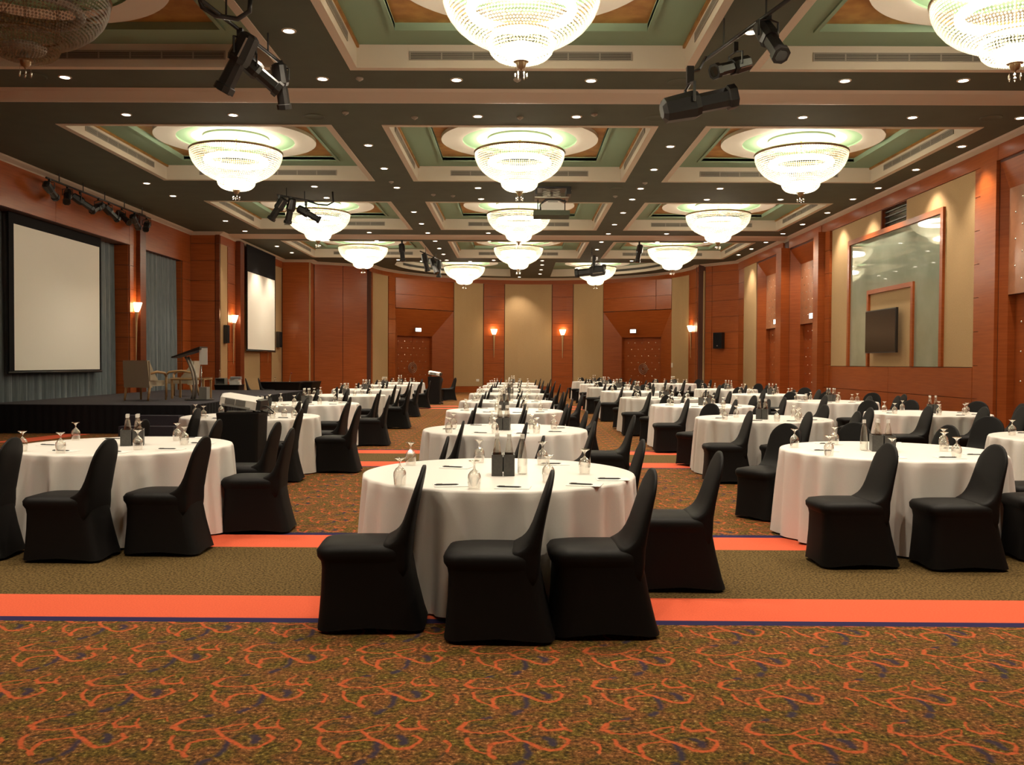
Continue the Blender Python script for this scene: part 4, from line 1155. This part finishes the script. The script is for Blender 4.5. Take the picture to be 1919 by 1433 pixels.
# ------------------------------------------------------------------ recessed downlights
DL = [(-3.04, 3.4), (3.06, 3.4), (-7.0, 6.0), (-3.03, 6.0), (1.1, 6.0), (5.03, 6.0), (-7.0, 7.7), (-5.06, 7.7), (-.72, 7.7), (1.03, 7.7), (3.06, 7.7), (5.03, 7.7), (6.96, 7.7), (-3.04, 9.7), (3.06, 9.7), (-3.04, 11.93), (3.06, 11.93), (-7.00, 13.89), (-3.03, 13.93), (-0.96, 13.96), (1.12, 13.97), (5.03, 13.94), (6.83, 13.90), (-6.96, 15.97), (-5.06, 15.97), (-0.72, 16.0), (1.03, 16.0), (3.06, 16.00), (5.03, 15.98), (6.96, 15.97), (8.87, 15.98), (-3.02, 18.15), (3.06, 18.15), (8.86, 18.05), (-3.02, 20.3), (3.06, 20.3), (8.90, 20.2), (-9.13, 22.09), (-9.12, 23.75), (-5.07, 22.4), (-3.03, 22.5), (-1.00, 22.5), (0.98, 22.5), (3.06, 22.5), (5.03, 22.45), (8.90, 22.3), (-5.09, 23.92), (-0.98, 24.0), (3.04, 23.97), (5.02, 23.95), (6.96, 23.9), (8.84, 23.8), (-9.08, 27.9), (-3.02, 26.1), (3.05, 26.1), (8.91, 25.95), (-9.13, 30.05), (-3.03, 28.3), (3.04, 28.3), (8.88, 28.1), (-5.00, 30.25), (-3.03, 30.29), (-0.99, 30.25), (3.05, 30.3), (5.00, 30.25), (8.86, 30.1), (-9.10, 33.94), (-9.03, 35.9), (-6.84, 32.3), (-5.07, 32.3), (-2.97, 32.3), (-1.02, 32.35), (1.2, 32.4), (3.01, 32.35), (5.01, 32.3), (6.75, 32.3), (8.89, 32.25), (8.85, 34.10), (8.82, 35.94), (-3.00, 34.36), (3.04, 34.47), (-2.99, 36.20), (-3.02, 38.26), (-5.08, 38.2), (-1.02, 38.2), (1.05, 38.3), (4.84, 38.2), (1.09, 39.95), (-4.13, 38.72), (-2.05, 38.7), (1.10, 41.99), (1.10, 43.99), (0.09, 45.6)]
r1 = MB(); r1.lathe([(.072, -.004), (.072, -.012), (.095, -.010), (.098, 0.0)], 20); ME_DR = r1.mesh('trim_ring', M['cream'], True, 40)
r2 = MB(); r2.lathe([(0, -.006), (.072, -.006)], 20); ME_DLAMP = r2.mesh('lamp', M['down_lamp'])
for p in r2.f: pass
ld = bpy.data.lights.new('downlight_beam', 'SPOT'); ld.energy = DOWN; ld.color = (1.0, 0.86, 0.68); ld.spot_size = radians(95); ld.spot_blend = .7; ld.shadow_soft_size = .06
ld_dim = ld.copy(); ld_dim.energy = DOWN * .5      # half power, set only to darken the stage-side wall
rows = []
for p in sorted(DL, key=lambda p: p[1]):
    if rows and p[1] - rows[-1][0][1] < .42: rows[-1].append(p)
    else: rows.append([p])
for ri, rw in enumerate(rows):
    rn = ORD[ri] if ri < len(ORD) else ORD[len(rows) - 1 - ri] + ' last'
    for k, (x, y) in enumerate(sorted(rw)):
        t = thing('downlight', 'small round recessed downlight, %s from the left in the %s ceiling row' % (ORD[k], rn), 'ceiling light', (x, y, CEIL - .001), 0, 'recessed downlights')
        link('trim_ring', ME_DR, t); link('lamp', ME_DLAMP, t)
        lo = bpy.data.objects.new('beam', ld_dim if x < -8.5 and y < 31 else ld); COL.objects.link(lo); lo.parent = t; lo.location = (0, 0, -.03)
# ceiling speakers and detectors
s1 = MB(); s1.lathe([(0, -.008), (.16, -.008), (.175, -.012), (.19, 0)], 28); ME_SPK = s1.mesh('ceiling_speaker', M['ceiling'], True, 30)
for k, (x, y) in enumerate([(-7.47, 13.87), (2.49, 14.02), (-3.64, 16.06), (2.45, 16.05), (8.35, 15.97), (2.46, 22.52)]):
    tag(link('ceiling_speaker', ME_SPK, None, (x, y, CEIL)), 'flush round ceiling speaker grille, %s counted from the front left' % ORD[k], 'speaker', 'flush ceiling speakers')
s2 = MB(); s2.lathe([(.06, 0), (.06, -.016), (.045, -.032), (.02, -.036), (.018, -.05), (0, -.052)], 14); ME_SM = s2.mesh('smoke_detector', M['vent'], True, 40)
for k, (x, y) in enumerate([(-2.45, 13.89), (-.02, 13.92), (-3.03, 15.78), (-1.85, 16.07), (.03, 16.05), (1.33, 15.83), (-3.07, 21.78), (3.07, 21.78), (1.3, 22.75), (-2.2, 23.4), (-1.7, 23.54), (2.54, 23.52)]):
    tag(link('smoke_detector', ME_SM, None, (x, y, CEIL)), 'small cream ceiling detector, %s counted from the front left' % ORD[k], 'detector', 'ceiling detectors')

# ------------------------------------------------------------------ stage lights
def basis(d):
    d = Vector(d).normalized(); a = d.cross(Vector((0, 0, 1)))
    if a.length < .01: a = Vector((1, 0, 0))
    a.normalize(); return d, a, a.cross(d)
def spotlight(loc, aim, label, s=1.0, drop=0.32, kind='ellipsoidal'):
    t = thing('stage_light', label, 'stage light', loc, 0, 'hanging stage lights')
    d, a, u = basis(aim)
    c = Vector((0, 0, -drop * s))
    def sec(q, w_, h_):
        o_ = c + d * (q * s); return [o_ + a * (w_ * s * sx) + u * (h_ * s * sy) for sx, sy in ((-.5, -1), (.5, -1), (1, -.5), (1, .5), (.5, 1), (-.5, 1), (-1, .5), (-1, -.5))]
    mb = MB(); mb.loft([sec(-.34, .05, .06), sec(-.31, .095, .10), sec(-.05, .105, .115), sec(0.0, .09, .10)]); part('housing', mb, M['black_metal'], t)
    mb = MB(); mb.loft([sec(0.0, .078, .078), sec(.26, .082, .082), sec(.27, .10, .10), sec(.34, .10, .10)]); part('barrel', mb, M['black_metal'], t)
    mb = MB(); mb.loft([sec(.341, .07, .07), sec(.346, .066, .066)]); part('lens', mb, M['booth_glass'], t)
    mb = MB(); o_ = c - d * (.08 * s)
    mb.tube([o_ + a * (.13 * s), o_ + a * (.13 * s) + Vector((0, 0, .17 * s)), o_ + Vector((0, 0, .2 * s)), o_ - a * (.13 * s) + Vector((0, 0, .17 * s)), o_ - a * (.13 * s)], .014 * s, 6); part('yoke', mb, M['black_metal'], t)
    mb = MB(); mb.box((o_.x - .03 * s, o_.y - .03 * s, o_.z + .19 * s), (o_.x + .03 * s, o_.y + .03 * s, .03)); part('clamp', mb, M['black_metal'], t)
    mb = MB(); sd = o_ - a * (.108 * s) - u * (.05 * s)
    q = [sd - d * (.2 * s), sd + d * (.02 * s)]; mb.tube(q, .012 * s, 4); part('label_strip', mb, M['grey_metal'], t)
    return t
def bar(p0, p1, label, drops=2, r=.024):
    t = thing('lighting_bar', label, 'lighting bar', p0, 0, 'lighting bars')
    v = Vector(p1) - Vector(p0)
    mb = MB(); mb.tube([(0, 0, 0), tuple(v)], r, 8); part('pipe', mb, M['black_metal'], t, True)
    for k in range(drops):
        q = v * ((k + .5) / drops)
        mb = MB(); mb.tube([tuple(q), (q.x, q.y, CEIL - p0[2])], .012, 6); part('hanger', mb, M['black_metal'], t)
    return t
def coil(name, pts, label, r=.03):
    mb = MB(); mb.tube(pts, r, 8); return tag(link(name, mb.mesh(name, M['black_metal'], True)), label, 'cable')
# cluster near the front, stage side
bar((-3.62, 10.3, 5.62), (-3.25, 12.6, 5.62), 'short black lighting bar hung near the front, stage side')
spotlight((-3.50, 11.2, 5.60), (-.42, .1, -.75), 'black spotlight pointing down toward the stage on the front stage-side bar', 1.15, .34)
spotlight((-3.38, 11.75, 5.60), (.55, .3, -.45), 'silver-edged spotlight on the middle of the front stage-side bar', .95, .36)
spotlight((-3.26, 12.4, 5.60), (.05, .35, -.9), 'spotlight pointing straight down at the far end of the front stage-side bar', .9, .34)
coil('cable', [(-3.75, 10.55, 5.80), (-3.72, 10.6, 5.66), (-3.6, 10.7, 5.60), (-3.35, 10.75, 5.58), (-3.2, 10.72, 5.66), (-3.18, 10.7, 5.84)], 'thick black cable looped at the front stage-side lighting bar')
coil('cable', [(-3.72, 10.25, 5.84), (-3.6, 10.35, 5.72), (-3.4, 10.4, 5.70), (-3.22, 10.35, 5.78), (-3.2, 10.3, 5.86)], 'second black cable loop above the front stage-side bar', .025)
# cluster near the front on the other side
bar((3.05, 10.2, 5.62), (2.45, 11.9, 5.5), 'short black lighting bar hung near the front, side-wall side')
spotlight((2.95, 10.6, 5.60), (.15, -.5, -.6), 'spotlight at the near end of the front side-wall bar above the bright downlight', 1.0, .3)
spotlight((2.66, 11.3, 5.50), (-.6, -.35, -.25), 'round black spotlight in the middle of the front side-wall bar', .9, .32)
spotlight((2.25, 11.3, 5.18), (1.0, .12, .24), 'large black profile spotlight lying level below the front side-wall bar', 1.42, .30)
mb = MB(); mb.tube([(2.45, 11.85, 5.52), (2.28, 11.42, 5.22), (2.15, 11.30, 5.15)], .02, 6); tag(link('drop_arm', mb.mesh('drop_arm', M['black_metal'])), 'black drop arm joining the level spotlight to its bar', 'bracket')
# cluster over the second row, stage side
bar((-6.0, 22.4, 5.66), (-5.3, 23.3, 5.66), 'black lighting bar hung between the second and third chandelier rows')
for k, (x, y, aim, lb) in enumerate(((-6.0, 22.45, (-.5, .1, -.7), 'tilted spotlight at the stage end of the mid-hall bar'), (-5.75, 22.7, (-.25, .2, -.9), 'upright spotlight in the middle of the mid-hall bar'), (-5.4, 23.2, (.75, .2, -.4), 'spotlight aimed at the hall on the mid-hall bar'))):
    spotlight((x, y, 5.64), aim, lb, .95, .34)
coil('cable', [(-5.35, 22.9, 5.6), (-5.1, 22.9, 5.52), (-4.85, 22.9, 5.5), (-4.7, 22.9, 5.58), (-4.72, 22.9, 5.84)], 'black cable hanging from the mid-hall lighting bar', .022)
# far clusters
bar((-3.6, 33.2, 5.62), (-3.1, 36.2, 5.62), 'black lighting bar hung at the far end, stage side')
spotlight((-4.15, 32.28, 5.86), (.1, -.1, -1), 'single black moving spotlight hung at the far end, stage side', .95, .42)
spotlight((-3.45, 33.7, 5.60), (.2, .1, -.9), 'near spotlight of the far stage-side bar', 1.0, .34)
spotlight((-3.25, 34.9, 5.60), (.3, -.3, -.7), 'middle silver spotlight of the far stage-side bar', 1.0, .34)
spotlight((-3.15, 35.9, 5.60), (.0, .1, -1), 'last spotlight of the far stage-side bar', 1.0, .34)
bar((2.75, 33.3, 5.62), (2.95, 36.0, 5.62), 'black lighting bar hung at the far end, side-wall half')
spotlight((2.75, 34.0, 5.55), (-1, .2, -.1), 'long level black spotlight of the far side-wall bar', 1.7, .34)
spotlight((3.1, 34.6, 5.58), (.4, -.7, -.15), 'pale-topped spotlight of the far side-wall bar', 1.1, .30)
spotlight((4.35, 32.28, 5.86), (-.2, -.1, -1), 'single black moving spotlight hung at the far end, side-wall half', .95, .42)
# bar along the stage wall
bar((-10.72, 20.4, 5.66), (-10.72, 26.2, 5.66), 'long black lighting bar along the top of the stage wall', 5)
for k in range(8):
    y = 20.6 + k * .76
    spotlight((-10.72, y, 5.64), (.25 + .3 * ((k * 7) % 3 - 1), (.9, -.6, .4, -.9, .7, -.3, .8, -.8)[k], -.42), 'black stage light on the stage wall bar, %s from the front' % ORD[k], .85, .28)

# projector lowered from the ceiling
t = thing('ceiling_projector', 'white projector on a scissor lift hanging below the ceiling over the middle tables', 'projector', (.84, 22.6, 0))
mb = MB()
for q in ((-.42, -.30, 5.70, -.36, .3, CEIL), (.36, -.3, 5.70, .48, .3, CEIL), (-.36, -.3, 5.84, .36, .3, CEIL)): mb.box(q[:3], q[3:])
part('ceiling_box', mb, M['black_metal'], t)
for sy in (-.22, .22):
    for k in range(3):
        z0 = 5.64 + k * .062
        for sg in (-1, 1):
            mb = MB(); mb.hexa([(-.22, sy - .01, z0 + (.0 if sg > 0 else .06)), (.22, sy - .01, z0 + (.06 if sg > 0 else 0)), (.22, sy + .01, z0 + (.06 if sg > 0 else 0)), (-.22, sy + .01, z0 + (.0 if sg > 0 else .06)), (-.22, sy - .01, z0 + (.02 if sg > 0 else .08)), (.22, sy - .01, z0 + (.08 if sg > 0 else .02)), (.22, sy + .01, z0 + (.08 if sg > 0 else .02)), (-.22, sy + .01, z0 + (.02 if sg > 0 else .08))])
            part('scissor_arm', mb, M['grey_metal'], t)
mb = MB(); mb.box((-.42, -.25, 5.61), (.42, .25, 5.635)); part('platform', mb, M['grey_metal'], t)
mb = MB(); rings = []
for y in (-.3, .3): rings.append([(-.26, y, 5.30), (.30, y, 5.30), (.30, y, 5.46), (.16, y, 5.53), (-.10, y, 5.53), (-.26, y, 5.44)])
mb.loft(rings); part('casing', mb, M['white_plastic'], t, label='white projector casing')
mb = MB(); mb.box((-.10, -.306, 5.495), (.15, -.30, 5.51)); part('slot', mb, M['black_metal'], t)
mb = MB(); mb.tube([(-.28, -.28, 5.30), (-.29, -.28, 5.42), (-.16, -.28, 5.55), (.2, -.28, 5.56), (.36, -.28, 5.50)], .025, 6); part('cradle', mb, M['black_metal'], t, True)
for sx in (-1, 1):
    mb = MB(); mb.tube([(sx * .34, 0, 5.29), (sx * .34, 0, 5.62)], .015, 6); part('strut', mb, M['black_metal'], t)
mb = MB(); mb.box((-.45, -.33, 5.17), (.45, .33, 5.29)); part('ceiling_plate', mb, M['ceiling'], t, label='ceiling-coloured closing plate')

# ------------------------------------------------------------------ wall-mounted things
def sconce(p, n, label, stem=1.0, gl=.3):
    t = thing('wall_sconce', label, 'wall lamp', p, 0, 'wall sconces')
    n = Vector(n).normalized(); a = Vector((-n.y, n.x, 0))
    def ring(r, z, k=12): return [n * (.02 + r * sin(pi * i / (k - 1))) + a * (r * cos(pi * i / (k - 1))) + Vector((0, 0, z)) for i in range(k)]
    mb = MB(); mb.loft([ring(.08, 0), ring(.13, .12), ring(.17, .26)], cap0=True, cap1=True); part('lamp_shade', mb, M['sconce_lamp'], t)
    mb = MB(); mb.loft([ring(.012, -stem, 8), ring(.045, -.25, 8), ring(.085, -.005, 8)]); part('tapered_stem', mb, M['beige'], t)
    lp = bpy.data.lights.new('sconce_glow', 'POINT'); lp.energy = SCONCE; lp.color = (1, .58, .28); lp.shadow_soft_size = .12
    lo = bpy.data.objects.new('glow', lp); COL.objects.link(lo); lo.parent = t; lo.location = n * gl + Vector((0, 0, .3))
    return t
sconce((XL + .07, 25.85, 2.93), (1, 0, 0), 'glowing half-round wall sconce with long stem beside the stage curtains', 1.45)
sconce((XL2 + .05, 31.65, 2.88), (1, 0, 0), 'glowing half-round wall sconce beside the second screen', 1.45)
sconce((XL2 - .0, 36.2, 2.9), (1, 0, 0), 'wall sconce behind the far edge of the second screen', 1.45, .10)
for tt, lb in ((105.2, 'glowing wall sconce on the first wood strip of the curved wall'), (76.9, 'glowing wall sconce on the second wood strip of the curved wall'), (6.5, 'glowing wall sconce at the end of the curved wall by the corner')):
    q = ell(tt, .06, 2.98); sconce(tuple(q), tuple(ell(tt, 1) - ell(tt, 0)), lb, 1.2)
def wall_box(name, label, cat, p, n, w_, h_, d_, m_face, m_body, inset=.012, group=None, logo=None):
    t = thing(name, label, cat, p, 0, group)
    n = Vector(n).normalized(); a = Vector((-n.y, n.x, 0))
    def bx(mb, x0, x1, z0, z1, d0, d1):
        P = lambda x, d, z: a * x + n * d + Vector((0, 0, z))
        mb.hexa([P(x0, d1, z0), P(x1, d1, z0), P(x1, d0, z0), P(x0, d0, z0), P(x0, d1, z1), P(x1, d1, z1), P(x1, d0, z1), P(x0, d0, z1)]); return mb
    part('housing', bx(MB(), -w_ / 2, w_ / 2, -h_ / 2, h_ / 2, 0, d_), m_body, t)
    part('face' if cat != 'speaker' else 'grille', bx(MB(), -w_ / 2 + inset, w_ / 2 - inset, -h_ / 2 + inset, h_ / 2 - inset, d_, d_ + .006), m_face, t)
    if logo: part('badge', bx(MB(), -.03, .03, -h_ / 2 + .1, -h_ / 2 + .14, d_ + .006, d_ + .01), M['grey_metal'], t)
    return t
wall_box('wall_speaker', 'slim black speaker on the beige strip beside the stage-side sconce', 'speaker', (XL2 + .03, 30.85, 2.45), (1, 0, 0), .28, .62, .12, M['black_cloth'], M['black_metal'])
wall_box('wall_speaker', 'black speaker on the beige strip past the second screen', 'speaker', (XL2 + .04, 37.6, 2.44), (1, 0, 0), .45, .66, .14, M['black_cloth'], M['black_metal'])
wall_box('wall_speaker', 'large black speaker on the wood panel by the curved wall corner', 'speaker', tuple(FS.p(1.28, .04, 2.52)), tuple(FS.n), .46, .68, .2, M['black_cloth'], M['black_metal'], logo=True)
def exit_sign(p, n, label):
    wall_box('exit_sign', label, 'sign', p, n, .36, .19, .07, M['exit_lamp'], M['grey_plastic'], group='lit exit signs')
exit_sign(tuple(frDl.p(1.55, -.22, 3.12)), tuple(frDl.n), 'lit exit sign over the stage-side doors of the curved wall')
exit_sign(tuple(frDr.p(1.75, -.22, 3.12)), tuple(frDr.n), 'lit exit sign over the side-wall doors of the curved wall')
exit_sign((XR + .27, 29.4, 3.10), (-1, 0, 0), 'lit exit sign over the side-wall door next to the beige bay')
exit_sign((XR + .27, 33.5, 3.10), (-1, 0, 0), 'lit exit sign over the farthest side-wall door')
# television
t = thing('television', 'flat black television on the beige panel inside the green glass frame', 'television', (XR - .03, 22.75, 2.36))
mb = MB(); mb.box((-.20, -.95, -.55), (-.14, .95, .55)); part('cabinet', mb, M['black_metal'], t)
mb = MB(); mb.box((-.204, -.925, -.525), (-.20, .925, .525)); part('screen', mb, M['tv'], t)
mb = MB(); mb.box((-.14, -.2, -.15), (0.0, .2, .15)); part('wall_bracket', mb, M['black_metal'], t)
# small wall plates
for p, n, lb in (((XR - .04, 18.5 - .0, 2.17), (-1, 0, 0), 'tiny white switch plate at the edge of the beige bay'),):
    pass
q = ell(17, .03, 1.25); mb = MB(); wall_box('wall_switch', 'small white wall switch beside the curved wall doors', 'switch', tuple(ell(23.5, .04, 1.45)), tuple(ell(23.5, 1) - ell(23.5, 0)), .12, .22, .02, M['white_plastic'], M['white_plastic'])
wall_box('wall_socket', 'small white wall outlet low on the beige curved panel', 'socket', tuple(ell(112, .03, .62)), tuple(ell(112, 1) - ell(112, 0)), .16, .12, .02, M['white_plastic'], M['white_plastic'])
